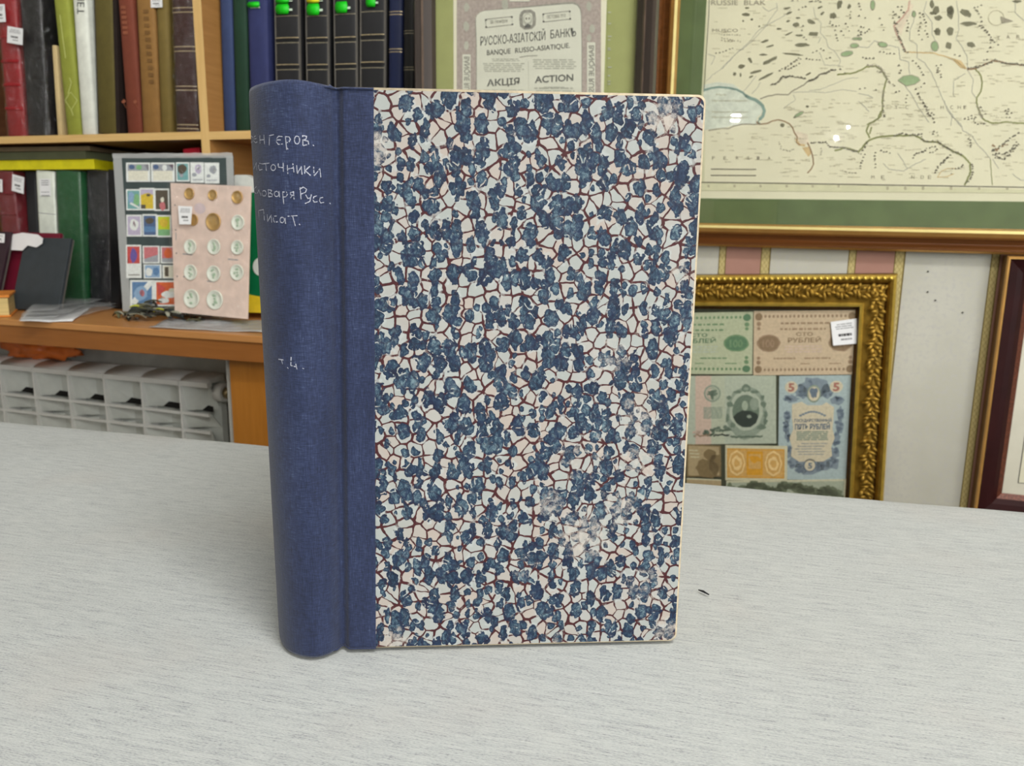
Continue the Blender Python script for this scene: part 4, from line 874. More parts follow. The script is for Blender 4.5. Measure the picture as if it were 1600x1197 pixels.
q.stroke([(690, 506), (760, 494), (850, 490)], 5, 'cert_grey', 4)
q.lines(360, 740, 555, 640, 5, 'cert_ink_soft', 3); q.lines(800, 1200, 520, 615, 5, 'cert_ink_soft', 3); q.lines(420, 700, 515, 545, 2, 'cert_ink_soft', 3); q.stroke([(768, 540), (772, 800)], 3, 'cert_ink_soft', 3)
q.text('АКЦІЯ', 398, 690, 706, 765, 'cert_ink', 4, .02, slope=-18); q.text('ACTION', 826, 1170, 674, 735, 'cert_ink', 4, .02, slope=-22)
q.lines(900, 1090, 765, 785, 1, 'cert_ink_soft', 3); q.lines(360, 740, 790, 860, 3, 'cert_ink_soft', 3); q.lines(800, 1200, 770, 850, 3, 'cert_ink_soft', 3)
q.rect(180, 480, 252, 1000, 'cert_paper', 2); q.text('BANQUE RUSSO', 192, 242, 500, 900, 'cert_grey', 3, .02, vert=True)
q.rect(1292, 372, 1366, 1000, 'cert_paper', 2); q.text('BANQUE RUSSO', 1306, 1354, 400, 900, 'cert_grey', 3, .02, vert=True)
for x, y, r in ((1310, 50, 26), (1340, 250, 24), (215, 60, 24), (215, 230, 26), (215, 400, 22), (560, 30, 30), (1310, 330, 20)): q.ell(x, y, r, r * 1.7, 'cert_ink_soft', 2, 12, .15)
q.rect(600, -20, 780, 8, 'cert_paper', 3)
for y in (100, 200, 315, 345, 420, 435, 510, 590, 665, 715, 740): q.rect(1478, y, 1496 + random.uniform(0, 18), y + 9, 'cert_ink_soft', 3)
q.b.face([W(948, -190, w_ + .0001), W(955, -190, w_ + .0001), W(955, 330, w_ + .0001), W(948, 330, w_ + .0001)], 'lime_mat')
t.part('certificate_sheet', b, label='printed share certificate sheet in grey and cream', recalc=False)
b = B(); slab(b, [(cu0 + .02, ctop - .02), (cu1 - .02, ctop - .02), (cu1 - .02, cbot + .02), (cu0 + .02, cbot + .02)], SW + .0105, SW + .0115, 'picture_glass'); t.part('glass', b)
# ---- ornate gold frame with old banknotes
ga = radians(2.27); TRc = W(1403, 427.5, .032); ex = Vector((cos(ga), 0, sin(ga))); ez = Vector((-sin(ga), 0, cos(ga)))
gw, gh = 0.47, 0.52
def gpt(a, h, w_): p = TRc - ex * a - ez * h; return Vector((p.x, -w_, p.z))
cs = [(p.x, p.z) for p in (gpt(gw, 0, 0), gpt(0, 0, 0), gpt(0, gh, 0), gpt(gw, gh, 0))]
t = Thing('framed_banknotes', 'ornate gold frame with a collage of old banknotes, hanging below the map', 'picture', (TRc.x - gw / 2, 0, cs[2][1]))
b = B()
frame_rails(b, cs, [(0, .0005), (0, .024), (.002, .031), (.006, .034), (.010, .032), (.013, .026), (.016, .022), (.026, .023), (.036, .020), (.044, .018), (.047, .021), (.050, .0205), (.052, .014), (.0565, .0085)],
            ['gold_dark', 'gold_bright', 'gold_bright', 'gold_leaf', 'gold_leaf', 'gold_dark', 'gold_leaf', 'gold_leaf', 'gold_leaf', 'gold_bright', 'gold_bright', 'gold_dark', 'gold_dark'])  # dark gold on the outer side puts its shadow into the colour
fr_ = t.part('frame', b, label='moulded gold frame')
b = B()
def leaf(a, h, ang, ln, wd, up=.003):
    c = gpt(a, h, .0235); d = -ex * cos(ang) - ez * sin(ang); n_ = Vector((0, -1, 0)); s_ = d.cross(n_)
    rows = []
    for i in range(5):
        f = i / 4; ww = wd * sin(pi * (0.12 + 0.80 * f)) * (1 - .3 * f); cc_ = c + d * ln * (f - .5) + n_ * up * sin(pi * f)
        rows.append([cc_ - s_ * ww - n_ * .002, cc_ - s_ * ww * .5 + n_ * .0012, cc_ + n_ * .0004, cc_ + s_ * ww * .5 + n_ * .0012, cc_ + s_ * ww - n_ * .002])
    b.grid(rows, 'gold_leaf')
kk = 0
def run(nlen, f):
    i = 0.0; k = 0
    while i < nlen: f(i, k); i += .0062; k += 1
def rail_leaf(swap, flip_):
    def f(i, k):
        tt = k % 7; base_ang = (pi / 2 if swap else 0)
        for off, an, ln, wd in ((.020 + .003 * sin(k * 1.8), .9 + .5 * sin(k * 2.3), .014, .0034), (.031 + .003 * cos(k * 1.3), -.9 + .6 * sin(k * 1.7), .013, .0032)):
            a, h = (off, i) if swap else (i, off)
            if flip_: a, h = (gw - off, i) if swap else (i, gh - off)
            leaf(a, h, base_ang + an, ln * random.uniform(.8, 1.15), wd * random.uniform(.8, 1.2), .002 + .002 * (k % 2))
    return f
run(gw - .03, lambda i, k: rail_leaf(False, False)(i + .015, k)); run(gh - .04, lambda i, k: rail_leaf(True, False)(i + .02, k)); run(gh - .04, lambda i, k: rail_leaf(True, True)(i + .02, k)); run(gw - .04, lambda i, k: rail_leaf(False, True)(i + .02, k))
for i in range(int((gw - .02) / .009)):
    c = gpt(.01 + i * .009, .0058, .0335); b.ell(c, .0042, .0022, .0030, 'gold_bright', Matrix.Rotation(.5, 3, 'Y'), 8, 5)
orn = b
o = t.part('ornament', b, fr_, label='raised gold leaf scrolls and beads'); o['kind'] = 'stuff'
b = B(); slab(b, [(p.x, p.z) for p in (gpt(gw - .05, .05, 0), gpt(.05, .05, 0), gpt(.05, gh - .05, 0), gpt(gw - .05, gh - .05, 0))], .004, .0078, 'note_backing'); t.part('backing_board', b)
NW = .0082
def note(corners, mat, label, k=0):
    s_ = px_sheet(*[(x, y, NW + .0006 * k + .0006) for x, y in corners]); s_.body(mat, .0005); s_.done = lambda: t.part('banknote', s_.b, label=label, recalc=False); return s_
# green hundred with rosettes
n = note([(1011, 489), (1175.8, 486), (1174.5, 584), (1009, 583)], 'note_green', 'pale green banknote with a rosette border, upper left of the collage', 1)
def rosette_note(n, ink, deep, mirror):
    for k in range(22):
        s_ = .075 + .85 * k / 21; n.ell(s_, .085, .012, .024, ink, 1, 10); n.ell(s_, .915, .012, .024, ink, 1, 10)
    for s_, t_ in ((.05, .09), (.945, .09), (.05, .91), (.945, .91)): n.ell(s_, t_, .036, .058, deep, 2, 16, .05)
    for s_ in (.052, .945):
        for t_, r in ((.20, .022), (.27, .017), (.73, .017), (.80, .022)): n.ell(s_, t_, r, r * 1.6, ink, 2, 12)
    for s_ in (.15, .85):
        n.ell(s_, .5, .115, .135, ink, 2, 28, .04); n.ell(s_, .5, .10, .115, deep, 3, 28, .03); n.text('100', s_ - .06, s_ + .06, .44, .56, ink, 4, .03)
    n.lines(.24, .78, .17, .22, 1, ink, 2, seg=14); n.lines(.26, .74, .26, .31, 1, ink, 2, seg=12); n.text('СТО', .42, .58, .335, .39, deep, 2, .02); n.text('РУБЛЕЙ', .34, .66, .42, .49, deep, 2, .02)
    n.lines(.30, .7, .53, .66, 3, mirror, 1, seg=9); n.lines(.18, .42, .72, .76, 1, ink, 2, seg=6); n.lines(.5, .78, .72, .76, 1, ink, 2, seg=6); n.lines(.46, .56, .81, .84, 1, ink, 2, seg=2); n.lines(.74, .86, .81, .84, 1, ink, 2, seg=2)
rosette_note(n, 'note_green_ink', 'note_green_deep', 'note_mint'); n.done()
n = note([(1177, 485), (1340, 483.5), (1336, 584), (1176, 585.5)], 'note_tan', 'pink-brown hundred rouble banknote under the white price tag', 2)
rosette_note(n, 'note_tan_ink', 'note_tan_deep', 'note_rose'); n.done()
# large portrait note: rose fading to mint
n = note([(1034, 587), (1211.6, 585.5), (1212, 692), (1034, 694)], 'note_mint', 'tall rose and mint banknote with a dark oval portrait', 0)
n.rect(.30, 0, .44, 1, 'note_rose', 1); n.rect(.44, 0, .56, 1, 'note_mint2', 1)
def C3(x, y):                                                   # enlarged-view pixels -> s,t of this note
    return ((1060 + x / 7.98 - 1034) / 177.8, (570 + y / 7.98 - 586) / 107)
def e3(x, y, rx_, ry_, mat, k, wob=0, nn=20): a, t_ = C3(x, y); n.ell(a, t_, rx_ / 7.98 / 177.8, ry_ / 7.98 / 107, mat, k, nn, wob)
a, t_ = C3(432, 345); n.ring(a, t_, .075, .125, .22, 'note_grey', 2); n.ring(a, t_, .05, .085, .12, 'note_grey', 2); e3(432, 340, 62, 40, 'note_mid', 3, .25); e3(432, 370, 22, 55, 'note_mid', 3, .2)
a0, t0 = C3(320, 510); a1, t1 = C3(560, 660); n.lines(a0, a1, t0, t1, 8, 'note_grey', 2, .7, .02, 3)
e3(850, 600, 250, 330, 'note_grey', 1, .06, 30); e3(848, 560, 205, 250, 'note_mint', 2, .03, 30); e3(845, 570, 165, 205, 'note_mid', 3, .01, 30); e3(950, 480, 55, 80, 'note_grey', 4)
n.poly([C3(*p) for p in ((690, 640), (740, 590), (800, 560), (900, 565), (980, 600), (1000, 640), (970, 720), (900, 770), (800, 765), (730, 710))], 'note_black', 5)
e3(835, 500, 38, 62, 'bust_skin', 6); e3(838, 440, 40, 24, 'note_mid', 5); e3(885, 635, 28, 22, 'note_grey', 6, .3)
e3(850, 285, 58, 48, 'note_mid', 3, .15); e3(850, 290, 30, 20, 'note_grey', 4)
for x, y, rx_, ry_ in ((650, 480, 40, 32), (640, 400, 28, 26), (1060, 490, 36, 36), (1050, 400, 26, 26), (1085, 620, 22, 50), (1080, 700, 26, 40), (1040, 770, 60, 36), (690, 740, 34, 34), (620, 660, 22, 50), (740, 330, 50, 18), (960, 330, 50, 18)): e3(x, y, rx_, ry_, 'note_mid', 3, .3)
for k in range(26): e3(200 + k * 18 + random.uniform(-8, 8), 830 - max(0, (k - 8)) * 2 + random.uniform(-46, 40), random.uniform(14, 34), random.uniform(12, 26), 'note_mid' if k > 6 else 'note_rose', 3, .35, 9)
for k in range(22): e3(215 + k * 20, 868 + random.uniform(-12, 12), 16, 10, 'note_black' if k > 9 else 'note_tan_ink', 4, .4, 8)
for k in range(24): e3(670 + k * 16, 892 + random.uniform(-8, 8), 14, 12, 'note_mid', 4, .4, 8)
n.done()
# five roubles
n = note([(1216.7, 586.5), (1329.5, 585), (1323.7, 748), (1214.5, 748.5)], 'note_blue', 'tall pale blue five rouble banknote with a cream scroll centre', 0)
def C4(x, y): return ((x - 95 + (y - 95) * .012) / 640, (y - 92) / 920)
def e4(x, y, rx_, ry_, mat, k, wob=0, nn=18): a, t_ = C4(x, y); n.ell(a, t_, rx_ / 640, ry_ / 920, mat, k, nn, wob)
for x, y, rx_, ry_ in ([(410, 200, 130, 90), (300, 230, 60, 60), (520, 230, 60, 60), (200, 290, 70, 34), (620, 310, 60, 40), (170, 450, 30, 60), (160, 540, 28, 60), (175, 620, 26, 50), (645, 430, 30, 60), (640, 540, 34, 70), (610, 650, 40, 60), (230, 860, 60, 50), (300, 910, 60, 46), (385, 900, 110, 66), (500, 880, 70, 50), (590, 870, 60, 54), (190, 760, 34, 60), (600, 780, 40, 60)]):
    e4(x, y, rx_, ry_, 'note_blue_ink', 1, .22)
    for _ in range(5): e4(x + random.uniform(-rx_, rx_) * .7, y + random.uniform(-ry_, ry_) * .7, 18, 14, 'note_blue_deep', 2, .4, 8)
n.poly([C4(*p) for p in ((212, 340), (300, 318), (350, 350), (480, 350), (520, 325), (590, 370), (580, 560), (600, 640), (570, 720), (580, 800), (500, 850), (280, 850), (205, 800), (215, 720), (190, 640), (225, 560), (212, 450))], 'note_cream', 3)
e4(408, 250, 62, 78, 'note_grey', 3); e4(408, 250, 50, 62, 'note_cream', 4); e4(408, 245, 34, 44, 'note_blue_deep', 5, .3)
for x in (205, 605): e4(x, 190, 58, 52, 'note_cream', 2); a, t_ = C4(x, 190); n.text('5', a - .045, a + .045, t_ - .038, t_ + .038, 'note_red', 3, .04)
for j in range(10): x = 290 + j * 24; e4(x, 440 - 34 * sin(pi * j / 9), 14, 9, 'note_blue_ink', 5)
a0, t0 = C4(235, 470); a1, t1 = C4(570, 495); n.text('ГОСУДАРСТВЕННЫЙ', a0, a1, t0, t1, 'note_blue_deep', 5, .03)
a0, t0 = C4(240, 515); a1, t1 = C4(555, 560); n.text('ПЯТЬ РУБЛЕЙ', a0, a1, t0, t1, 'note_blue_deep', 5, .04)
a0, t0 = C4(250, 575); a1, t1 = C4(540, 660); n.lines(a0, a1, t0, t1, 5, 'note_grey', 5, .7, .05, 3); a0, t0 = C4(240, 680); a1, t1 = C4(540, 800); n.lines(a0, a1, t0, t1, 5, 'note_blue_ink', 5, .25, .2, 3)
e4(380, 885, 62, 62, 'note_blue_deep', 3); e4(380, 885, 48, 48, 'note_cream', 4); a, t_ = C4(382, 885); n.text('5', a - .03, a + .03, t_ - .028, t_ + .028, 'note_blue_deep', 5, .04)
n.done()
# small notes below
n = note([(1072, 693), (1125.5, 695.5), (1126, 744), (1072, 744)], 'note_brown_base', 'small brown note with a dark seated figure, beside the orange note', 1)
n.frame(0, 0, 1, 1, .05, .04, 'note_brown'); n.ell(.68, .30, .17, .20, 'note_brown', 2, 14, .15); n.ell(.6, .72, .34, .30, 'note_brown', 2, 16, .2); n.ell(.82, .6, .18, .35, 'note_brown', 2, 14, .2); n.lines(.04, .4, .15, .45, 3, 'note_margin', 1, .3, .2, 2); n.done()
n = note([(1132.5, 694.5), (1229.5, 696), (1229, 751), (1132.5, 749.5)], 'note_margin', 'small orange note with a golden centre square and pale margin', 2)
n.rect(.03, .09, .955, .92, 'note_orange', 1); n.rect(.35, .16, .61, .84, 'note_orange_deep', 2); n.rect(.38, .24, .58, .66, 'note_orange', 3); n.ell(.48, .38, .1, .10, 'note_orange_deep', 4, 12, .3)
for x in (.19, .78):
    n.ring(x, .5, .14, .37, .16, 'note_orange_light', 2, 8); n.ell(x, .5, .08, .2, 'note_orange_light', 3, 12, .15); n.ell(x, .5, .05, .11, 'note_orange', 4, 10, .2)
n.frame(.03, .09, .955, .92, .012, .03, 'note_orange_deep', 3); n.done()
n = note([(1134, 750.5), (1325.5, 747.5), (1321, 840), (1132, 840)], 'note_moss_base', 'grey-green banknote, lowest in the collage', 1)
n.rect(0, 0, .97, .03, 'note_margin', 1); n.rect(.965, 0, 1, 1, 'note_margin', 1)
for k in range(40): n.ell(.03 + .9 * k / 39, .14 + .05 * sin(k * .5) + random.uniform(-.03, .03) + (.12 if k > 30 else 0), random.uniform(.02, .05), random.uniform(.05, .11), 'note_moss', 2, 10, .3)
n.ell(.75, .55, .12, .18, 'note_margin', 3, 16, .1); n.done()
n = note([(1072, 746), (1126, 748.5), (1127, 840), (1072, 840)], 'note_margin', 'cream note with a brown top band, lower left of the collage', 0)
n.rect(0, .02, 1, .12, 'note_brown_base', 1); n.rect(.05, .2, .95, .9, 'note_brown_base', 1); n.done()
# price tag
def price_tag(thing, corners, parent=None, b0=None, name='price_tag', dark=False, label='small white price tag'):
    s_ = Sheet(corners); s_.body('paper_white', .0004); s_.lines(.12, .88, .12, .38, 3, 'print_grey', 1, .45, .15, 4); s_.rect(.03, .40, .97, .46, 'paper_white', 1); s_.lines(.2, .75, .52, .64, 1, 'print_dark', 1, .9, .1, 5); s_.lines(.3, .8, .72, .84, 1, 'print_grey', 1, .6, .2, 4)
    return thing.part(name, s_.b, parent, label=label, recalc=False)
price_tag(t, [W(1297, 502, .0125), W(1337.5, 496.5, .0125), W(1342, 535.5, .015), W(1301, 539, .015)])
b = B(); slab(b, [(p.x, p.z) for p in (gpt(gw - .0545, .0545, 0), gpt(.0545, .0545, 0), gpt(.0545, gh - .0545, 0), gpt(gw - .0545, gh - .0545, 0))], .0102, .0112, 'picture_glass'); t.part('glass', b)
# ---- dark red frame at the right edge
ru0, rz1 = W(1574, 399, .03).x, W(1574, 399, .03).z; ru1 = ru0 + .42
rin = W(1591, 600, .02).x - ru0; rz0 = W(1566, 772, .02).z - rin
t = Thing('framed_print', 'dark red wooden picture frame with an off-white mat, cut off by the right edge', 'picture', (ru0 + .21, 0, rz0))
b = B(); frame_rails(b, [(ru0, rz1), (ru1, rz1), (ru1, rz0), (ru0, rz0)], [(0, .0005), (0, .026), (.0015, .030), (.004, .030), (.006, .028), (.016, .024), (rin * .62, .022), (rin * .8, .016), (rin, .010)],
            ['frame_side', 'map_frame_gold', 'map_frame_gold', 'red_wood', 'red_wood', 'red_wood', 'red_wood', 'red_wood_inner']); t.part('frame', b)
b = B(); slab(b, [(ru0 + .005, rz1 - .005), (ru1 - .005, rz1 - .005), (ru1 - .005, rz0 + .005), (ru0 + .005, rz0 + .005)], .002, .006, 'offwhite_mat'); t.part('mat', b)
b = B(); i_ = rin + .021; slab(b, [(ru0 + i_ - .001, rz1 - i_ + .001), (ru1 - i_ + .001, rz1 - i_ + .001), (ru1 - i_ + .001, rz0 + i_ - .004), (ru0 + i_ - .001, rz0 + i_ - .004)], .0058, .0064, 'print_dark')
slab(b, [(ru0 + i_, rz1 - i_), (ru1 - i_, rz1 - i_), (ru1 - i_, rz0 + i_ - .003), (ru0 + i_, rz0 + i_ - .003)], .0062, .0068, 'cert_edge'); t.part('print_sheet', b)
for px, py, nm in ((1449, 423, 'topmost of four'), (1448.5, 455, 'second from the top of four'), (1460.5, 468, 'third from the top of four'), (1503, 487, 'rightmost of four')):
    p = W(px, py, 0); b = B(); b.tube([p + Vector((0, -.0002, 0)), p + Vector((0, -.002, 0))], .0011, 'near_black', 8); solo('nail', 'tiny dark nail head in the pale wallpaper stripe, %s' % nm, 'nail', b, p)
#@@SHELF
# ================================================================== desk, radiator, bookcase on the left
PZ = W(310, 217, SW).z; PZT = PZ + 0.0125      # underside and top of the upper shelf
DZ = 0.769; DW = 0.36
dv0, dv1 = W(312, 200, SW).x, W(325, 200, SW).x
eu0 = -0.43                                    # right end of the bookcase, hidden behind the certificate
LU = -1.95
t = Thing('desk', 'long brown wooden counter top under the bookcase, crowded with albums and bags', 'counter', (-1.2, 0, 0))
b = B(); b.box(LU, eu0, -DW, NY - .002, DZ - .011, DZ, 'desk_top_wood'); t.part('worktop', b, bevel=.0015)
b = B(); b.box(LU, eu0, -DW + .003, -DW + .022, DZ - .041, DZ - .0112, 'desk_front_wood'); t.part('front_rail', b, label='darker brown front edge', bevel=.001)
sp0 = W(360, 610, DW - .03).x
b = B(); b.box(sp0, eu0, -DW + .03, -DW + .048, 0, DZ - .0112, 'desk_panel_wood'); t.part('support_panel', b, label='orange-brown wooden support panel')
b = B(); b.box(LU, LU + .02, -DW + .03, NY - .01, 0, DZ - .0112, 'desk_panel_wood'); t.part('end_panel', b)
tr0 = W(350, 600, .33).x
b = B(); b.box(tr0, sp0 - .0005, -DW + .036, -.1005, 0, DZ - .0415, 'wall_paint'); solo('trim_1', None, None, b, (tr0, 0, 0), kind='structure')
# radiator
RW = 0.20
xs = [W(x, 600, RW).x for x in (50.6, 104.6, 159.8, 218.0, 278.0)]
pitch = (xs[-1] - xs[0]) / 4; r_end = xs[-1] + pitch * .72
zt = W(200, 589, RW).z; zb1 = W(50, 620, RW).z; zb2 = W(50, 645, RW).z
t = Thing('radiator', 'white ribbed radiator under the counter', 'radiator', (xs[0], -RW, 0.12))
for k in range(-6, 6):
    u0, u1 = xs[0] + (k - 1) * pitch + pitch, xs[0] + k * pitch + pitch
    u0, u1 = u0 + .0008, u1 - .0008
    if u0 > r_end: break
    u1 = min(u1, r_end)
    b = B(); n_ = 8                                  # curved top cap
    rows = [[(u, -RW + .003 + .045 * (1 - cos(pi / 2 * i / n_)), zt + .011 * sin(pi / 2 * i / n_)) for u in (u0, u1)] for i in range(n_ + 1)]
    b.grid(rows, 'white_paint')
    for uu in (u0, u1): b.face([r[0 if uu == u0 else 1] for r in rows] + [(uu, -RW + .048, zt)], 'white_paint')
    b.box(u0, u1, -RW, -RW + .012, zt - .007, zt + .002, 'white_paint')
    zl = .14
    b.box(u0 - .0002, u0 + .0035, -RW - .001, -RW + .05, zl, zt - .007, 'white_paint')
    for z in (zb1, zb2, zb2 - .11, zb2 - .22, zb2 - .33): b.box(u0 + .0035, u1, -RW - .0005, -RW + .004, z - .0025, z + .0025, 'white_paint')
    # sloping fins inside; a dark face paints the shade of a slot
    for z_hi, z_lo, sl in ((zt - .007, zb1 + .0025, True), (zb1 - .0025, zb2 + .0025, False), (zb2 - .0025, zb2 - .1075, False), (zb2 - .1125, zb2 - .2175, False), (zb2 - .2225, zl, False)):
        m_ = u0 + pitch * .45
        b.face([(u0 + .0035, -RW + .004, z_hi), (m_, -RW + .030, z_hi), (m_, -RW + .030, z_lo), (u0 + .0035, -RW + .012, z_lo)], 'radiator_fin')
        b.face([(m_, -RW + .030, z_hi), (u1, -RW + .008, z_hi), (u1, -RW + .034, z_lo), (m_, -RW + .030, z_lo)], 'radiator_fin')
        if sl: b.face([(m_ - .004, -RW + .014, z_lo + .002), (u1 - .001, -RW + .014, z_lo + .0005), (u1 - .001, -RW + .014, z_lo + .011), (m_ + .008, -RW + .017, z_lo + .012)], 'near_black')
    t.part('section', b)
b = B(); c = W(340, 618, RW - .03); b.tube([(r_end - .002, c.y, zt - .02), (r_end + .016, c.y, zt - .02)], .017, 'white_paint', 16); b.tube([(r_end + .016, c.y, zt - .02), (r_end + .026, c.y, zt - .02)], .011, 'brass', 14); t.part('valve', b)
b = B(); b.tube([(r_end + .02, c.y, zt - .02), (r_end + .024, c.y + .02, zt - .04), (r_end + .024, c.y + .02, .0)], .008, 'white_paint', 10); t.part('pipe', b)
b = B(); b.box(xs[0] - 6 * pitch, r_end, -RW + .0345, -RW + .05, .14, zt - .001, 'radiator_fin'); t.part('back_plate', b)
for x in (xs[0] - 4 * pitch, xs[3]):
    b = B(); b.box(x - .01, x + .01, -RW + .05, -RW + .0998, .16, .20, 'white_paint'); t.part('bracket', b)
b = B(); b.box(LU + .025, eu0 - .001, -RW + .10, NY - .003, 0, DZ - .0118, 'plaster'); struct('wall_low', b, (-1.2, -RW + .1, 0))
# orange bag on the radiator
b = B(); c = W(66, 556, .165); n_ = 40; rows = []
for i in range(15):
    th = pi * i / 14; row = []
    for j in range(n_):
        ph = 2 * pi * j / n_; d = Vector((sin(th) * cos(ph), sin(th) * sin(ph), cos(th)))
        nz = mnoise.noise(d * 1.7 + Vector((3, 1, 2))) * .45 + abs(mnoise.noise(d * 4.5)) * .5; r = 0.75 + nz
        p = Vector((c.x - .012, -.162, zt + .0118 + .022)) + Vector((d.x * r * .098, d.y * r * .026, max(d.z * r * .030, -.0205)))
        row.append(p)
    rows.append(row)
b.grid(rows, 'orange_plastic', True, True)
solo('plastic_bag', 'crumpled orange plastic bag stuffed on top of the white radiator', 'bag', b, (c.x, -.162, zt + .013))
# bookcase
t = Thing('bookcase', 'light wooden bookcase with a divider, full of books', 'bookcase', (-1.1, 0, DZ))
fm = {'front': 'shelf_edge_wood'}; fv = {'front': 'shelf_edge_wood_v'}
b = B(); b.box(LU + .016, dv0, -SW, NY - .012, PZ, PZT, 'shelf_inner_wood', fm); t.part('shelf', b)
b = B(); b.box(dv1, eu0 - .016, -SW, NY - .012, PZ - .001, PZT - .0005, 'shelf_inner_wood', fm); t.part('shelf', b)
b = B(); b.box(dv0, dv1, -SW, NY - .012, DZ + .0003, 1.43, 'shelf_inner_wood', fv); t.part('divider', b)
for u0, u1 in ((LU, LU + .016), (eu0 - .016, eu0)):
    b = B(); b.box(u0, u1, -SW, NY - .012, DZ + .0003, 1.446, 'shelf_inner_wood', fv); t.part('side_panel', b)
b = B(); b.box(LU + .016, eu0 - .016, -SW, NY - .012, 1.43, 1.446, 'shelf_inner_wood', fm); t.part('top_board', b)
b = B(); b.box(LU, eu0, NY - .0118, NY - .004, DZ + .0003, 1.446, 'brown_wood'); t.part('back_panel', b)
# ------------------------------------------------------------------ books
class Vol:
    """a book standing with its spine to the front; pixel columns of the spine at two heights"""
    LAST = {}; ALL = []
    def __init__(s, name, label, cat, bot, top, yb, yt, mat, zbase, w, H=None, depth=0.17, rnd=.004, group=None, pages='page_edges', ml=0.0, mr=0.0):
        bl, br = W(bot[0], yb, w), W(bot[1], yb, w); tl, tr = W(top[0], yt, w), W(top[1], yt, w)
        s.H = H or ((tl.z + tr.z) / 2 - zbase)
        def ext(p, q, z): return p.x + (q.x - p.x) * (z - p.z) / (q.z - p.z)
        eL, eR = [ext(bl, tl, z) for z in (zbase, zbase + s.H)], [ext(br, tr, z) for z in (zbase, zbase + s.H)]
        last = Vol.LAST.get(group)
        if last and group: eL = [max(a, b_ + .0004 + ml) for a, b_ in zip(eL, last)]
        T = min(eR[0] - eL[0], eR[1] - eL[1]) * .985
        cb_, ct_ = eR[0] - T / 2, eR[1] - T / 2; lean = atan2(ct_ - cb_, s.H)
        Vol.LAST[group] = [x + mr for x in eR]
        s.T, s.w, s.D = T, w, depth; x0 = cb_; lift = abs(sin(lean)) * T / 2; s.H = s.H / cos(lean) - lift
        s.M = Matrix.Translation((x0, -w, zbase + lift + .0003)) @ Matrix.Rotation(lean, 4, 'Y')
        s.t = Thing(name, label, cat, (x0, -w, zbase), WALL, group); s.rnd = rnd; s.mat = mat; Vol.ALL.append(s)
        b = s.b = B(); prof = s.prof(0); rows = []
        for h, i in ((.0, .0008), (.0012, 0), (s.H - .0012, 0), (s.H, .0008)): rows.append([s.M @ Vector((x, y, h)) for x, y in s.prof(-i)])
        b.grid(rows, mat, True)
        inner = [s.prof_in(h) for h in (0, s.H)]
        n = len(rows[0]); ib = [[s.M @ Vector((x, y, h)) for x, y in s.prof_in()] for h in (.0, s.H)]
        b.grid([ib[0], ib[1]], mat, False, flip=True)
        for r, q in ((rows[0], ib[0]), (rows[-1], ib[1])): b.grid([r, q], mat, False)
        for e_ in (0, -1): b.face([rows[0][e_], rows[-1][e_], ib[1][e_], ib[0][e_]], mat)
        b = B(); x1 = T / 2 - .0022; b.box(-x1, x1, .003, depth - .004, .003, s.H - .003, pages, M=s.M); s.t.part('text_block', b)
    def prof(s, o=0.0):
        T = s.T / 2 + o; R = s.rnd; pts = [(-T, s.D), (-T, .0035 + R)]
        for k in range(13):
            a = -1 + 2 * k / 12; pts.append((T * a, -o + R * (1 - sqrt(max(0, 1 - (a * .985) ** 2)))))
        return pts + [(T, .0035 + R), (T, s.D)]
    def prof_in(s, h=0):
        T = s.T / 2 - .002; pts = [(-T, s.D), (-T, .0035 + s.rnd)]
        for k in range(13): pts.append((T * (-1 + 2 * k / 12), s.rnd + .0018))
        return pts + [(T, .0035 + s.rnd), (T, s.D)]
    def band(s, b, h0, h1, mat, o=.0002, side=0.0):
        p = s.prof(o)[1:-1] if side else s.prof(o)[2:-2]
        b.grid([[s.M @ Vector((x, y, h)) for x, y in p] for h in (h0, h1)], mat, True)
    def ridge(s, b, h, r, mat):
        p = s.prof(.0002)[2:-2]
        b.grid([[s.M @ Vector((x * (1 + k_ * .02), y - r * k_, h + dh)) for x, y in p] for dh, k_ in ((-r * 1.6, 0), (-r * .7, .9), (0, 1), (r * .7, .9), (r * 1.6, 0))], mat, True)
    def h_at(s, px, py):
        p = s.M.inverted() @ W(px, py, s.w); return p.z
    def quad(s, x0, x1, h0, h1, o=.0006):
        return [s.M @ Vector(p) for p in ((x0, -o, h1), (x1, -o, h1), (x1, -o, h0), (x0, -o, h0))]
    def wrap(s, mat='shiny_wrap', o=.0018, extra=0.0, name='plastic_wrap'):
        b = B(); rows = []; n = 26
        for k in range(n + 1):
            h = -.0 + (s.H + extra + .0008) * k / n; row = []
            for x, y in s.prof(o):
                p = Vector((x, y, h)); d = mnoise.noise(Vector((x * 70, h * 45, s.T * 900))) * .0026
                row.append(s.M @ Vector((x * (1 + d * 30 * .3), min(y, .05) - max(d, -.0012), h + .0004)))
            rows.append(row)
        b.grid(rows, mat, True); return s.t.part(name, b, label='clear shiny plastic wrap')
    def tag(s, px, py, wpx, hpx, rot=0.0, o=.006):
        c = s.M.inverted() @ W(px, py, s.w); k = W(px + 1, py, s.w).x - W(px, py, s.w).x; kz = W(px, py, s.w).z - W(px, py + 1, s.w).z
        a, h = wpx * k / 2, hpx * kz / 2
        cs_ = [s.M @ Vector((c.x + x * cos(rot) + z * sin(rot), -o, c.z - x * sin(rot) + z * cos(rot))) for x, z in ((-a, h), (a, h), (a, -h), (-a, -h))]
        price_tag(s.t, cs_)
G1, G2 = 'books on the left upper shelf', 'books on the right upper shelf'
WS = SW - .012
def vol(name, label, bot, top, mat, yb=207, yt=1, H=.29, w=WS, z=PZT, group=G1, depth=.17, rnd=.004, **k):
    return Vol(name, label, 'book', bot, top, yb, yt, mat, z + .0003, w, H, depth, rnd, group, **k)
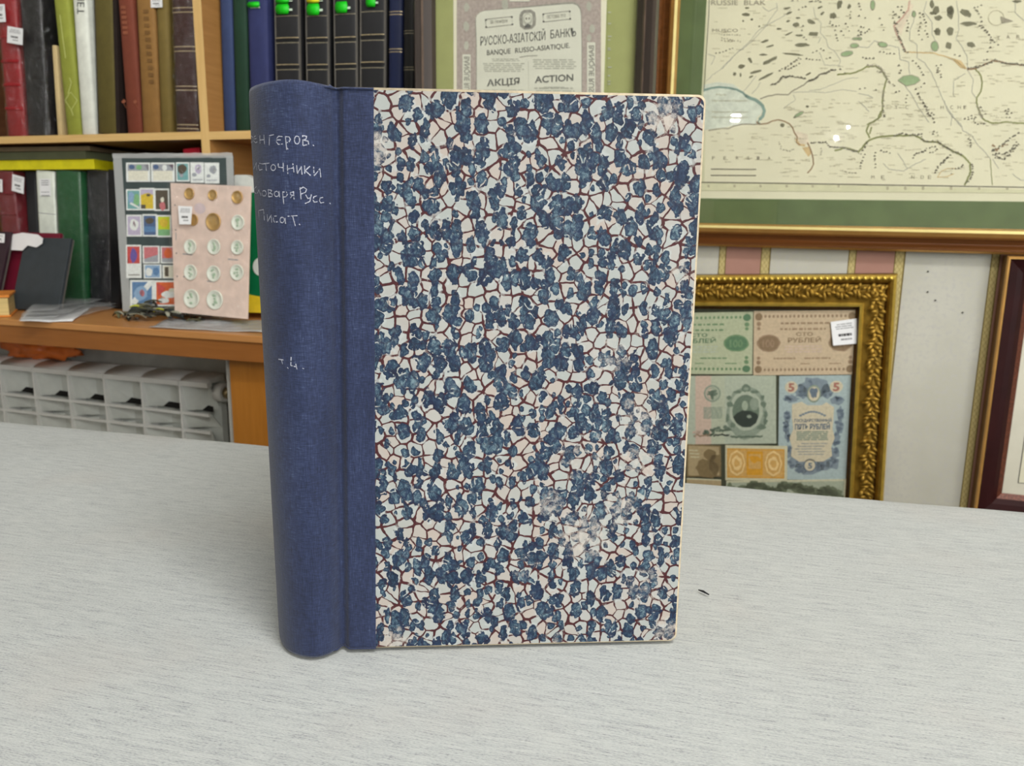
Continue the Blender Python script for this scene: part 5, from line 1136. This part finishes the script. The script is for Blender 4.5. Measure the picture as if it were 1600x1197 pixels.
v = vol('book', 'red leather book with raised ridges in plastic wrap, leftmost on the upper shelf', (2.5, 36), (-10, 19.5), 'red_leather', mr=.0032)
b = v.b
for y in (57, 95, 132, 169): v.ridge(b, v.h_at(14, y), .0022, 'red_leather')
v.wrap(); v.tag(3, 21, 16, 28)
v = vol('book', 'thick black book in crinkled shiny plastic with a hanging white tag', (37.5, 72), (22, 60), 'black_leather', ml=.0032, mr=.0032); v.wrap(extra=.0, o=.003); v.tag(31, 57, 24, 26, .12, .012)
v = vol('book', 'thin short cream coloured board, in the gap right of the black wrapped book', (88, 94), (79.5, 85), 'cream_board', yt=70, H=None, w=WS - .01, rnd=.0005)
v = vol('book', 'lime green book with a pale diamond ornament on its spine', (101.5, 123), (77, 103), 'lime_cloth'); b = v.b
for pts in ([(100, 156), (109, 143), (119, 156), (110, 171), (100, 156)], [(105, 146), (110, 128), (107, 121)], [(110, 171), (113, 180)], [(92, 22), (97, 62), (101, 90)]):
    PxPlane(0, 0, 1, v.w + .0006, b).stroke(pts, 1.3, 'lime_gilt')
v = vol('book', 'white book with dark lettering, right of the lime green book', (125, 145), (105, 131), 'white_board'); b = B()
PxPlane(0, 0, 1, v.w + .0006, b).text('МЕТ', 119, 130, -12, 21, 'print_dark', vert=True); v.t.part('spine_lettering', b, recalc=False)
v = vol('book', 'olive cloth book in a dark slipcase', (150.5, 177.5), (136, 171.5), 'olive_cloth', ml=.0044, mr=.0085)
b = B()
for x0, x1 in ((-v.T / 2 - .004, -v.T / 2 - .0003), (v.T / 2 + .0003, v.T / 2 + .008)): b.box(x0, x1, .006 if x0 < 0 else .004, v.D, 0, v.H - .01, 'dark_slip', M=v.M)
b.box(-v.T / 2 - .004, v.T / 2 + .008, v.D + .0003, v.D + .003, 0, v.H - .01, 'dark_slip', M=v.M); v.t.part('slipcase', b, label='dark brown slipcase')
v = vol('book', 'rust brown cloth book with a faint ornament', (191, 218), (175, 203.5), 'rust_cloth'); b = v.b
S_ = PxPlane(0, 0, 1, v.w + .0005, b)
for x in (192, 210): S_.ell(x, 158, 3, 3.4, 'rust_gilt', 1, 8, .3); S_.stroke([(x, 161), (x + 4, 168)], .8, 'rust_gilt')
for k in range(6): S_.rect(187 + k * .7, 8 + k * 8, 195 + k * .7, 13 + k * 8, 'rust_gilt')
v = vol('book', 'tan cloth book with faded lettering, right of the rust brown book', (220.3, 246), (207, 236.3), 'tan_cloth'); b = B(); S_ = PxPlane(0, 0, 1, v.w + .0005, b)
for k in range(11): S_.rect(222 + k * .9, 14 + k * 11, 230 + k * .9, 20 + k * 11, 'tan_gilt')
v.t.part('faded_lettering', b, recalc=False)
v = vol('book', 'narrow khaki book with a white label at the top', (247.8, 265), (237.8, 257.5), 'khaki_cloth', w=WS - .004); v.tag(245, 4, 18, 15, 0, .003)
v = vol('book', 'dark brown leather book with double gilt bands, in plastic against the divider', (273, 307), (264.5, 300), 'brown_leather', ml=.0014, mr=.0014); b = v.b
for y in (11, 18, 72, 79, 134, 140, 194, 200): h = v.h_at(285, y); v.band(b, h - .0008, h + .0008, 'gilt')
v.wrap(o=.0012)
WR = SW - .035
Vol.LAST[G2] = [dv1 + .0004, dv1 + .0004]
def volr(label, bot, top, mat, **k): return vol('book', label, bot, top, mat, yb=120, w=WR, group=G2, **k)
volr('slate blue cloth book against the divider, right bay', (338, 362), (333.5, 358.5), 'slate_blue_cloth')
volr('narrow dark green cloth book between two blue ones', (363.5, 384), (359.8, 381), 'dark_green_cloth')
v = volr('navy blue book with a single green flag at the top', (386.5, 416.5), (382.5, 413.5), 'navy_cloth')
def flag(v, px, py, wd, ht, mat, wmat=True):
    b = B(); k = W(px + 1, py, v.w).x - W(px, py, v.w).x; c = v.M.inverted() @ W(px, py, v.w); a, h = wd * k / 2, ht * k / 2 * .95
    q = [v.M @ Vector((c.x + x * a, -.0026 - (.0012 if abs(z) < .5 else 0), c.z + z * h)) for z in (-1, -.4, .4, 1) for x in (-1 if abs(z) < .5 else -.8, 1 if abs(z) < .5 else .8)]
    b.grid([[q[2 * j], q[2 * j + 1]] for j in range(4)], mat); o = v.t.part('index_flag', b, label='bright %s sticky flag' % ('yellow' if 'yellow' in mat else 'green'), recalc=False)
    sd = o.modifiers.new('thickness', 'SOLIDIFY'); sd.thickness = .0006; sd.offset = 1
    if wmat: b = B(); b.box(c.x + a * .6, c.x + a * 1.35, -.0022, -.0012, c.z - h * .35, c.z + h * .05, 'flag_white', M=v.M); v.t.part('flag_tail', b)
flag(v, 397, 7, 19, 7, 'flag_green', False); b = B(); c = v.M.inverted() @ W(398, 11, v.w); b.box(c.x - .009, c.x + .009, -.0012, -.0004, c.z - .001, c.z + .001, 'flag_white', M=v.M); v.t.part('flag_tail', b)
blk = (('black volume with gilt lines and two green flags, leftmost of the four', (428.6, 466.5), (426, 464.5), ((442, 14, 21, 13, 'flag_green'), (442, 1, 21, 6, 'flag_green')), (24, 58, 66, 100, 108)),
       ('black volume with gilt lines, a green and a yellow flag', (475.5, 511.3), (472, 510), ((490, 14.5, 20, 15, 'flag_green'), (490, 1, 20, 5, 'flag_yellow')), (24, 58, 66, 100, 108)),
       ('black volume with gilt lines and one green flag, third of the four', (520, 555.5), (518.5, 554.3), ((534, 11, 19, 15, 'flag_green'),), (21, 57, 65, 99, 107)),
       ('black volume with gilt lines and a square green flag, rightmost of the four', (559.8, 599.5), (558.7, 600), ((580, 3, 15, 13, 'flag_green'),), (17, 53, 62, 96, 105)))
for lb, bt, tp, fl, ys in blk:
    v = volr(lb, bt, tp, 'black_cloth', rnd=.003); b = v.b
    for k, y in enumerate(ys):
        h = v.h_at((tp[0] + tp[1]) / 2, y); v.band(b, h - .0006, h + .0006, 'gilt' if k % 2 else 'gilt_dim')
        if k in (1, 3): v.band(b, h - .0055, h - .0012, 'black_gloss', .0004)
    for x0, x1 in ((-v.T / 2 - .0006, -v.T / 2 + .0022), (v.T / 2 - .0022, v.T / 2 + .0006)): b.box(x0, x1, .0018, .006, .001, v.H - .001, 'grey_edge', M=v.M)
    for f in fl: flag(v, *f)
v = volr('deep navy book with double silver lines', (603.5, 625.5), (604.8, 626.5), 'deep_navy'); b = v.b
for y in (17, 21.5, 75.5, 80): h = v.h_at(616, y); v.band(b, h - .0006, h + .0006, 'gilt')
v = volr('narrow black book with dim gilt lines, next to the dark picture frame', (627.5, 646), (628, 646.5), 'black_gloss'); b = v.b
for y in (47, 51, 104, 108): h = v.h_at(637, y); v.band(b, h - .0005, h + .0005, 'gilt_dim')
# ------------------------------------------------------------------ lower compartment: albums standing on the counter
WB = 0.168; BT = W(130, 264, WB).z
def binder(label, bot, top, mat, yb=465, yt=266, w=WB, H=None, name='album', group='albums under the shelf', rnd=.0015, depth=.2, **k):
    return Vol(name, label, 'album', bot, top, yb, yt, mat, DZ + .0002, w, H or (BT - DZ - .0022), depth, rnd, group, **k)
v = binder('maroon album in shiny plastic, leftmost under the shelf', (-3, 27), (-17, 17), 'maroon_cloth', yb=362, mr=.0014); b = v.b
for y in (302, 334): v.ridge(b, v.h_at(8, y), .0016, 'maroon_cloth')
v.wrap(o=.0012); v.tag(-2, 289, 14, 20, .1, .004)
v = binder('black album with a tilted white tag', (34, 57), (27, 52), 'black_cloth', yb=362, w=WB - .012); v.tag(38.5, 287.5, 18, 26, .14, .0165)
v = binder('white album with a typed label on its spine', (58, 86), (52.5, 81.5), 'white_vinyl', yb=362); b = B(); c_ = [W(60, 279, WB + .0012), W(77, 279, WB + .0012), W(78, 306, WB + .0012), W(61.5, 306, WB + .0012)]
s_ = Sheet(c_); s_.body('paper_white', .0004); s_.lines(.1, .9, .04, .4, 3, 'print_grey'); s_.lines(.1, .9, .72, .82, 1, 'print_grey'); s_.rect(.1, .93, .9, .99, 'print_grey'); v.t.part('spine_label', s_.b, recalc=False)
v.band(v.b, v.h_at(74, 334), v.h_at(74, 333), 'print_grey')
v = binder('green album in clear plastic', (93, 130), (82.5, 122.5), 'green_vinyl', ml=.0014, mr=.0014); v.wrap(o=.0012)
v = binder('black vinyl album in plastic, right of the green one', (134, 172), (127, 166), 'black_vinyl', w=WB - .012, ml=.0014, mr=.0014); v.wrap(o=.0012)
v = binder('low flat black box file half hidden behind the stamp sheet', (171.5, 186), (168.5, 183.5), 'black_gloss', yb=440, yt=320, w=WB + .006, H=None, name='box_file', rnd=.0004)
# folders lying on top of the albums
def folder(label, z0, z1, right, mat, front, back_right, tilt, edge=None, dz_right=0.0, name='folder'):
    b = B(); u1 = W(right, 256, front).x; u0 = LU + .05; u2 = W(back_right, 256, front - .06).x
    top = [(u0, -front, z1 + tilt), (u1, -front, z1), (u2, -front + .07, z1 - .0008), (u2, -front + .2, z1 - .0008), (u0, -front + .2, z1 + tilt)]
    bot = [(u0, -front, z0 + tilt), (u1, -front, z0 - dz_right), (u2, -front + .07, z0), (u2, -front + .2, z0), (u0, -front + .2, z0 + tilt)]
    b.face(top, mat); b.face(bot[::-1], mat)
    for j in range(5): b.face([top[j], bot[j], bot[(j + 1) % 5], top[(j + 1) % 5]], edge if (edge and j == 0) else mat)
    return solo(name, label, 'folder', b, ((u0 + u1) / 2, -front, z0), WALL, 'flat folders lying on the albums', .0004)
z_y1 = W(70, 249, WB + .004).z
folder('bright yellow folder lying on the albums', BT, z_y1, 146, 'yellow_folder', WB + .004, 172, 0)
z_g = PZ - .0135
folder('grey-green folder lying on the yellow one', z_y1 + .0004, z_g, 133, 'green_folder', WB + .008, 172, 0.0)
folder('brown folder on top of the flat pile under the shelf', z_g + .0004, z_g + .0085, 141, 'brown_folder', WB + .010, 168, 0.0025)
# leaning covers in front of the albums
def leaner(label, cs, mat, th=.006, name='book', tag_=None, group='small books leaning on the albums'):
    s_ = px_sheet(*cs); s_.body(mat, th)
    bb = sum(s_.c, Vector()) / 4; t_ = Thing(name, label, 'book', (bb.x, bb.y, DZ), WALL, group); t_.part('cover', s_.b, bevel=.0008)
    s2 = Sheet([p - s_.n * (th + .0004) + (s_.P(.5, .5) - p) * .03 for p in s_.c]); s2.body('grey_edge', .004); t_.part('text_block', s2.b)
    return t_, s_
t_, s_ = leaner('crimson book leaning behind the charcoal one', [(17, 362, .225), (93, 364, .225), (79, 481, .243), (-4, 481, .243)], 'crimson_cloth')
t_, s_ = leaner('charcoal grey book leaning on the crimson one, torn white tag on its top edge', [(38, 370, .240), (109, 372, .240), (90, 483, .262), (15, 483, .262)], 'charcoal_cover')
b = B(); S_ = PxPlane(0, 0, 1, .246, b); S_.poly([(18, 366), (34, 363), (58, 366), (66, 372), (65, 380), (56, 386), (42, 383), (34, 391), (16, 390)], 'paper_white', 1); o = t_.part('torn_tag', b, label='torn white paper tag', recalc=False); sd = o.modifiers.new('th', 'SOLIDIFY'); sd.thickness = .0005
t_, s_ = leaner('dark violet book cut off by the left edge of the picture', [(-40, 359, .252), (15, 362, .252), (-10, 483, .272), (-70, 483, .272)], 'dark_violet_cover')
price_tag(t_, [W(-8, 364, .2545), W(6, 365, .2545), W(5, 379, .257), (W(-9, 378, .257))])
# old orange book at the left end of the counter
p0, p1 = W(17.5, 503, .335), W(17.5, 461, .335); aw = radians(44)
t = Thing('book', 'old book with an orange cover and yellowed pages at the left edge of the picture', 'book', (p0.x - .06, -.345, DZ + .0003))
bz = p1.z - DZ; BR_ = Matrix.Translation((p0.x, -.335, 0)) @ Matrix.Rotation(aw, 4, 'Z')
for z0, z1, nm in ((DZ + .0004, DZ + .003, 'back_cover'), (DZ + bz - .004, DZ + bz, 'front_cover')):
    b = B(); b.box(-.15, 0, 0, .10, z0, z1, 'orange_board', M=BR_); t.part(nm, b, bevel=.0006)
b = B(); b.box(-.147, -.003, .003, .097, DZ + .003, DZ + bz - .004, 'page_edges_flat', M=BR_); t.part('text_block', b)
# plastic sleeves lying on the counter
GS = 'flat plastic sleeves on the counter'
def lying(pts, mat, z0, z1, wave, seed, th=.0005):
    """thin wavy sheet; pts = front-left, front-right, back-right, back-left pixels"""
    c = [wz(x, y, z0) for x, y in pts]; b = B(); rows = []; n, m = 16, 12
    for j in range(m + 1):
        row = []
        for i in range(n + 1):
            p = (c[0].lerp(c[1], i / n)).lerp(c[3].lerp(c[2], i / n), j / m); f = sin(pi * j / m)
            row.append((p.x, p.y, z0 + (z1 - z0) * (1 - j / m) * (i / n) + abs(wave * mnoise.noise(Vector((p.x * 14, p.y * 14, seed))))))
        rows.append(row)
    b.grid(rows, mat); return b, (c[0] + c[2]) / 2
zz = DZ + .0012
for k, (pts, mat, lb) in enumerate((([(30, 503), (112, 502), (150, 474), (52, 474)], 'paper_white', 'white paper lying under the plastic sleeves on the counter'), ([(28, 501), (100, 499), (188, 478), (56, 470)], 'sleeve_film', 'flat clear sleeve pointing towards the heap of strips'), ([(30, 497), (86, 496), (150, 470), (58, 466)], 'milky_wrap', 'milky plastic sleeve in the middle of the flat pile'),
      ([(32, 493), (104, 490), (182, 474), (60, 464)], 'sleeve_film', 'wavy clear sleeve near the top of the flat pile'), ([(40, 486), (80, 484), (160, 468), (66, 462)], 'sleeve_film', 'topmost wavy clear sleeve on the counter'))):
    b, c = lying(pts, mat, zz, zz, .0045, k * 3.1); o = solo('plastic_sleeve' if k else 'paper_sheet', lb, 'sleeve' if k else 'paper', b, (c.x, c.y, zz), WALL, GS, recalc=False)
    sd = o.modifiers.new('th', 'SOLIDIFY'); sd.thickness = .0004; zz += .0032
b, c = lying([(232, 512), (411, 520), (418, 500), (262, 499)], 'bag_film', DZ + .0008, DZ + .0008, .006, 8.8)
o = solo('plastic_bag', 'flat clear plastic bag, glare painted as whitish film, at the front edge of the counter', 'bag', b, (c.x, c.y, DZ + .0008), recalc=False); sd = o.modifiers.new('th', 'SOLIDIFY'); sd.thickness = .0004
# things standing at the back of the middle compartment
p0, p1 = W(284, 231, .17), W(310, 231, .17)
v = Vol('book', 'tall red book showing only its top above the stamp sheet', 'book', (285, 311), (283.5, 309.5), 245, 231, 'red_box', DZ + .0003, .17, None, .12, .0004)
q = W(260, 240, .165); b = B(); 
t = Thing('plastic_jar', 'white plastic container peeking over the top of the stamp sheet', 'container', (q.x, -.12, DZ))
b.tube([(q.x, -.12, DZ + .0003), (q.x, -.12, q.z - .03), (q.x, -.12, q.z - .012)], .024, 'white_plastic', 20); t.part('jar_body', b)
b = B(); b.tube([(q.x - .004, -.12, q.z - .0117), (q.x - .004, -.12, q.z + .002)], [.021, .019], 'white_plastic', 20); t.part('lid', b)
# ---- sheet of stamps
SA, SB = .232, .208
def sw(y): return SB + (SA - SB) * (y - 243) / 243                # the sheet leans back
cs = [W(175.5, 243, sw(243)), W(363, 242, sw(242)), W(372, 486, sw(486)), W(191, 486, sw(486))]
t = Thing('stamp_sheet', 'dark stock page of postage stamps in a clear sleeve, leaning upright on the counter', 'stamp sheet', ((cs[2].x + cs[3].x) / 2, cs[2].y, DZ))
S_ = Sheet(cs); S_.body('stock_page', .0008)
t.part('page', S_.b)
for x0, x1 in ((0, .075), (.945, 1)):
    S_ = Sheet([p + S_.n * .0002 for p in cs]); S_.rect(x0, 0, x1, 1, 'sleeve_rim', 1); t.part('sleeve_edge', S_.b, label='clear plastic edge of the sleeve', recalc=False)
b = B(); rows = [[Vector(cs[0]).lerp(cs[1], i / 20) + Vector((0, -.0012 - .001 * (j == 1), (.004 if j == 0 else -.004 if j == 2 else 0) + .0014 * mnoise.noise(Vector((i * .6, j, 2))))) for i in range(21)] for j in range(3)]
b.grid(rows, 'sleeve_rim'); t.part('sleeve_top', b, label='crumpled shiny top edge of the sleeve', recalc=False)
def stamp(label, x0, y0, x1, y1, bg, prints, sk=1.2, group='postage stamps on the dark page', k=0):
    w0 = sw((y0 + y1) / 2) + .0014 + .0005 * k
    w1, w2 = sw(y0) + .0014 + .0005 * k, sw(y1) + .0014 + .0005 * k
    s_ = px_sheet((x0, y0, w1), (x1, y0, w1), (x1 + sk * (y1 - y0) / 60, y1, w2), (x0 + sk * (y1 - y0) / 60, y1, w2)); s_.body('st_pale', .0003)
    s_.rect(.09, .07, .91, .93, bg, 1)
    for p in prints:
        if p[0] == 'r': s_.rect(*p[1:5], p[5], 2)
        elif p[0] == 'e': s_.ell(*p[1:5], p[5], 3, 14, .12)
        elif p[0] == 'p': s_.poly(p[1], p[2], 3)
        elif p[0] == 'l': s_.lines(*p[1:5], p[5], p[6], 3)
    c = s_.P(.5, 1); solo('postage_stamp', label, 'stamp', s_.b, (c.x, c.y, c.z), WALL, group, recalc=False)
stamp('wide cream stamp with a colourful strip along its top, first in the top row', 195.5, 253.5, 233, 283.5, 'st_cream', (('r', .07, .08, .95, .42, 'st_grey'), ('e', .25, .22, .12, .12, 'st_navy'), ('e', .55, .24, .12, .14, 'st_green'), ('r', .72, .1, .95, .4, 'st_plum')))
stamp('wide cream stamp with a colourful strip along its top, second in the top row', 234.5, 253.5, 271.5, 283.5, 'st_cream', (('r', .07, .08, .95, .42, 'st_grey'), ('e', .22, .22, .12, .12, 'st_navy'), ('e', .58, .26, .1, .16, 'st_pale'), ('r', .66, .1, .95, .4, 'st_plum')))
stamp('grey-green stamp with a dark figure in the top row', 273.5, 253, 294.5, 283, 'st_teal', (('e', .45, .35, .34, .25, 'st_dark'), ('e', .4, .6, .16, .2, 'st_grey'), ('r', .1, .75, .9, .92, 'st_teal')))
stamp('pale stamp with a grey ring, left of a pair in the top row', 296, 253, 317, 285, 'st_pale', (('e', .6, .32, .26, .22, 'st_lilac'), ('e', .62, .32, .15, .12, 'st_pale'), ('e', .3, .6, .18, .1, 'st_grey'), ('l', .1, .9, .8, .9, 1, 'st_grey')))
stamp('pale stamp with a faint green-grey ring, last in the top row', 318, 253.5, 341, 286, 'st_pale', (('e', .6, .34, .24, .2, 'st_grey'), ('e', .6, .34, .14, .12, 'st_cream'), ('e', .28, .64, .14, .09, 'st_grey'), ('l', .1, .9, .8, .9, 1, 'st_grey')))
stamp('teal stamp, first in the second row', 195.5, 295, 219, 328, 'st_teal', (('e', .35, .4, .22, .28, 'st_wblue'), ('e', .7, .5, .2, .3, 'st_green'), ('p', [(.3, .6), (.9, .85), (.85, .92), (.25, .7)], 'st_pale')))
stamp('yellow stamp, middle of the second row', 216.5, 293, 240, 328, 'st_yellow', (('r', .09, .07, .91, .3, 'st_lilac'), ('e', .5, .4, .4, .16, 'st_yellow'), ('r', .09, .75, .4, .93, 'st_dark'), ('e', .6, .32, .14, .06, 'st_dark')), k=1)
stamp('dark brown stamp with a pale figure in the second row', 239.5, 294, 263, 329, 'st_dark', (('e', .55, .78, .2, .2, 'st_rose'), ('e', .55, .5, .12, .12, 'st_cream')))
stamp('lilac stamp with a purple emblem in the third row', 196, 335, 220, 369, 'st_lilac', (('e', .5, .45, .3, .28, 'st_pale'), ('p', [(.5, .25), (.62, .5), (.5, .75), (.38, .5)], 'st_plum')))
stamp('steel blue stamp in the third row', 221, 334, 244, 369, 'st_navy', (('e', .5, .3, .3, .14, 'st_dark'), ('r', .09, .55, .91, .8, 'st_blue')))
stamp('lime stamp in the third row', 243.5, 335.5, 266, 370, 'st_lime', (('e', .5, .35, .3, .2, 'st_yellow'), ('r', .09, .65, .91, .93, 'st_green')))
stamp('red and violet stamp with a white tab, first in the fourth row', 195.5, 382, 219.5, 434, 'st_pale', (('r', .09, .05, .9, .56, 'st_red'), ('e', .5, .32, .22, .22, 'st_violet'), ('r', .1, .3, .25, .52, 'st_dark'), ('l', .15, .9, .88, .93, 1, 'st_dark')), .6)
stamp('red and grey stamp in the fourth row', 221.5, 383.5, 248, 411, 'st_grey', (('p', [(.09, .07), (.91, .07), (.91, .5), (.09, .75)], 'st_rose'), ('r', .09, .78, .91, .93, 'st_grey')))
stamp('grey stamp with a red round portrait in the fourth row', 249.5, 384, 274, 411, 'st_grey', (('r', .09, .07, .91, .7, 'st_rose'), ('e', .5, .4, .26, .3, 'st_orange')))
stamp('small wide blue stamp below the red and grey one', 223, 412.5, 251, 434.5, 'st_wblue', (('e', .3, .55, .2, .3, 'st_pale'), ('e', .7, .5, .18, .3, 'st_blue')))
stamp('small stamp with a dark figure beside the coin card', 252.5, 413.5, 277, 434.5, 'st_cream', (('r', .15, .15, .4, .85, 'st_dark'),))
stamp('square blue stamp with a white diagonal flash, bottom row', 202, 437, 239.5, 478, 'st_blue', (('e', .45, .5, .3, .28, 'st_wblue'), ('p', [(.09, .9), (.09, .75), (.75, .07), (.91, .07), (.91, .2), (.25, .93)], 'st_pale'), ('e', .5, .5, .1, .14, 'st_rose')), .6)
stamp('square orange-red stamp, bottom row beside the coin card', 239.8, 437.5, 277, 478, 'st_orange', (('p', [(.09, .07), (.5, .3), (.2, .6)], 'st_red'), ('e', .6, .55, .3, .14, 'st_pale'), ('e', .4, .78, .24, .1, 'st_pale'), ('e', .75, .4, .16, .1, 'st_cream')), .6)
# ---- coin card in plastic
KA, KB = .272, .246
def kw(y): return KB + (KA - KB) * (y - 285) / 210
cs = [W(265, 285, kw(285)), W(391, 290.5, kw(289)), W(386, 498, kw(498)), W(272, 487, kw(489))]
t = Thing('coin_card', 'pale pink coin album page standing in clear plastic before the stamp sheet', 'coin page', ((cs[2].x + cs[3].x) / 2, cs[2].y, DZ))
S_ = Sheet(cs); S_.body('coin_card', .0016)
for y in (.17, .36, .54, .72): S_.ell(.05, y, .008, .006, 'print_dark', 1, 10)
S_.rect(.046, .38, .056, .44, 'print_grey', 1)
for x, y in ((.20, .535), (.50, .54), (.80, .55), (.20, .71), (.52, .73)): S_.lines(x - .07, x + .07, y, y + .012, 1, 'print_grey', 1, .8, .05, 4)
S_.ell(.37, .185, .075, .042, 'coin_slot', 1)
t.part('card', S_.b, recalc=False)
S2 = Sheet([p + S_.n * .0052 for p in cs]); b = B(); rows = []
for j in range(15):
    rows.append([S2.P(-.012 + 1.024 * i / 12, -.015 + 1.03 * j / 14) + S2.n * (.0022 * mnoise.noise(Vector((i * .5, j * .5, 3)))) for i in range(13)])
b.grid(rows, 'shiny_wrap'); t.part('plastic_cover', b, label='clear shiny plastic cover', recalc=False)
def coin(label, px, py, r, mat, mark=None):
    w0 = kw(py) + .0008; c = W(px, py, w0); rr = r * (W(px + 1, py, w0).x - W(px, py, w0).x); b = B()
    tl = atan2(KA - KB, W(300, 285, kw(285)).z - W(300, 495, kw(495)).z); nn = Vector((0, -cos(tl), sin(tl))); up = Vector((0, sin(tl), cos(tl))); ri = Vector((1, 0, 0))
    def ring(r_, d): return [c + ri * r_ * cos(2 * pi * j / 28) + up * r_ * sin(2 * pi * j / 28) + nn * d for j in range(28)]
    rows = [ring(rr, .0), ring(rr, .0014), ring(rr * .97, .0018), ring(rr * .86, .0018), ring(rr * .84, .0013), ring(rr * .3, .0014)]
    b.grid(rows, mat, True, True); b.face(rows[-1], mat); b.face(rows[0][::-1], mat)
    if mark:
        for j in range(10):
            a = random.uniform(0, 6.28); q = c + ri * rr * .35 * cos(a) * random.random() + up * rr * .5 * sin(a) + nn * .0018; b.ell(q, rr * .16, rr * .06, rr * .12, mark, None, 7, 4)
    solo('coin', label, 'coin', b, (c.x, c.y, c.z - rr), WALL, 'coins in the pink coin page')
for lb, x, y, r, mat in (('small gold coin, left of the top row', 295, 302, 7.5, 'coin_gold'), ('small gold coin, middle of the top row', 331.5, 304, 7, 'coin_gold'), ('gold coin, right of the top row', 370, 307.5, 8.5, 'coin_gold'), ('gold coin half hidden by the white tag', 301, 343, 7.5, 'coin_gold'), ('largest gold coin in the middle of the second row', 332.5, 346, 11.5, 'coin_gold'),
                         ('silver coin, right of the second row', 371, 347, 10, 'coin_silver'), ('silver coin, left of the third row', 296.5, 385, 9.5, 'coin_silver'), ('silver coin, middle of the third row', 333.5, 385, 10, 'coin_silver'), ('silver coin, right of the third row', 370, 386, 9.5, 'coin_silver'),
                         ('silver coin, left of the fourth row', 297, 425, 10, 'coin_silver'), ('silver coin, middle of the fourth row', 333, 427, 10.5, 'coin_silver'), ('silver coin, right of the fourth row', 369.5, 425, 10.5, 'coin_silver'), ('large silver coin, left of the bottom row', 298.5, 466, 12, 'coin_silver'), ('large silver coin, middle of the bottom row', 335, 468, 12.5, 'coin_silver')):
    coin(lb, x, y, r, mat, 'coin_silver_mark' if 'silver' in mat else None)
price_tag(t, [W(277, 321, kw(321) + .0085), W(299, 322, kw(321) + .0085), W(297, 350, kw(350) + .0085), W(279, 350, kw(350) + .0085)])
# ---- green and yellow packet behind the coin card
b = B(); PW = .19
t = Thing('packet', 'green and yellow packet with a white rounded top, half hidden by the standing book', 'packet', (W(400, 400, PW).x, -PW, DZ))
def slabpx(b, pts, w0, w1, mat):
    f = [W(x, y, w1) for x, y in pts]; k = [Vector((p.x, -w0, p.z)) for p in f]; b.face(f, mat); b.face(k[::-1], mat)
    for j in range(len(f)): b.face([f[j], k[j], k[(j + 1) % len(f)], f[(j + 1) % len(f)]], mat)
b = B(); slabpx(b, [(362, 300), (440, 300), (440, 462), (362, 462)], PW - .02, PW, 'pack_green'); t.part('body', b)
b = B(); slabpx(b, [(352, 300), (352, 284), (358, 276), (368, 272.5), (384, 272.5), (391, 277), (396, 287), (397, 300)], PW - .012, PW + .001, 'white_plastic'); t.part('rounded_top', b, label='white rounded top')
b = B(); slabpx(b, [(362, 470), (380, 458), (440, 470), (440, 489), (362, 487)], PW - .0202, PW + .0008, 'pack_yellow'); t.part('stripe', b, label='yellow stripe')
b = B(); S_ = PxPlane(0, 0, 1, PW + .0012, b); S_.ell(405, 416, 11, 14, 'white_plastic', 1, 24); t.part('oval_label', b, label='white oval label', recalc=False)
# ---- heap of dark strips and tags
GH = 'heap of small dark strips on the counter'
def scrap(px, py, dz, ang, ln, wd, mat, label, k, group=GH):
    c = wz(px, py, DZ) + Vector((0, 0, .003 + dz)); b = B(); R_ = Matrix.Rotation(ang, 3, 'Z') @ Matrix.Rotation(random.uniform(-.35, .35), 3, 'Y') @ Matrix.Rotation(random.uniform(-.5, .5), 3, 'X'); rows = []
    for i in range(7):
        f = i / 6; ww = wd * (.35 + .65 * sin(pi * min(1, f * 1.05 + .02))); bend_ = .0035 * sin(pi * f) * (1 if k % 3 else -.4)
        rows.append([c + R_ @ Vector(((f - .5) * ln, s_ * ww, bend_ + z)) for s_, z in ((-1, 0), (-.4, .0012), (.4, .0012), (1, 0), (.4, -.0008), (-.4, -.0008))])
    lo = min(p.z for r in rows for p in r)
    if lo < DZ + .0006: rows = [[p + Vector((0, 0, DZ + .0006 - lo)) for p in r] for r in rows]
    i0 = b.grid(rows, mat, False, True); b.cap([i0 + j for j in range(6)][::-1], mat); b.cap([i0 + 36 + j for j in range(6)], mat)
    lo = min(p.z for r in rows for p in r); solo('tag_strip', label, 'strip', b, (c.x, c.y, lo), WALL, group)
rnd = random.Random(5)
for k in range(58):
    px = rnd.gauss(238, 30); px = min(max(px, 182), 330); py = rnd.uniform(494, 503) + max(0, (px - 250) * .06); hgt = max(0, 1 - abs(px - 240) / 60) * rnd.uniform(0, .024)
    mat = ('dark_scrap', 'dark_scrap', 'olive_scrap', 'dark_scrap', 'grey_scrap')[k % 5]
    lb = {'dark_scrap': 'small dark strip in the jumbled heap before the stamp sheet', 'olive_scrap': 'small olive strip in the jumbled heap before the stamp sheet', 'grey_scrap': 'small grey strip in the jumbled heap before the stamp sheet'}[mat]
    scrap(px, py, hgt, rnd.uniform(0, 3.14), rnd.uniform(.018, .036), rnd.uniform(.0028, .0050), mat, lb, k, 'heap of %s strips on the counter' % mat.split('_')[0])
scrap(213, 497, .016, .5, .020, .0052, 'lime_scrap', 'lime yellow strip on the left of the dark heap', 1, None)
scrap(248, 501, .014, .2, .018, .0050, 'lime_scrap', 'lime yellow strip in the middle of the dark heap', 1, None)
scrap(186, 496, .004, .1, .018, .0046, 'grey_scrap', 'pale grey strip at the left end of the dark heap', 1, None)
scrap(252, 494, .026, -.7, .030, .0026, 'grey_scrap', 'long pale strip sticking up on top of the dark heap', 1, None)
for v in Vol.ALL: v.t.part('cover', v.b)
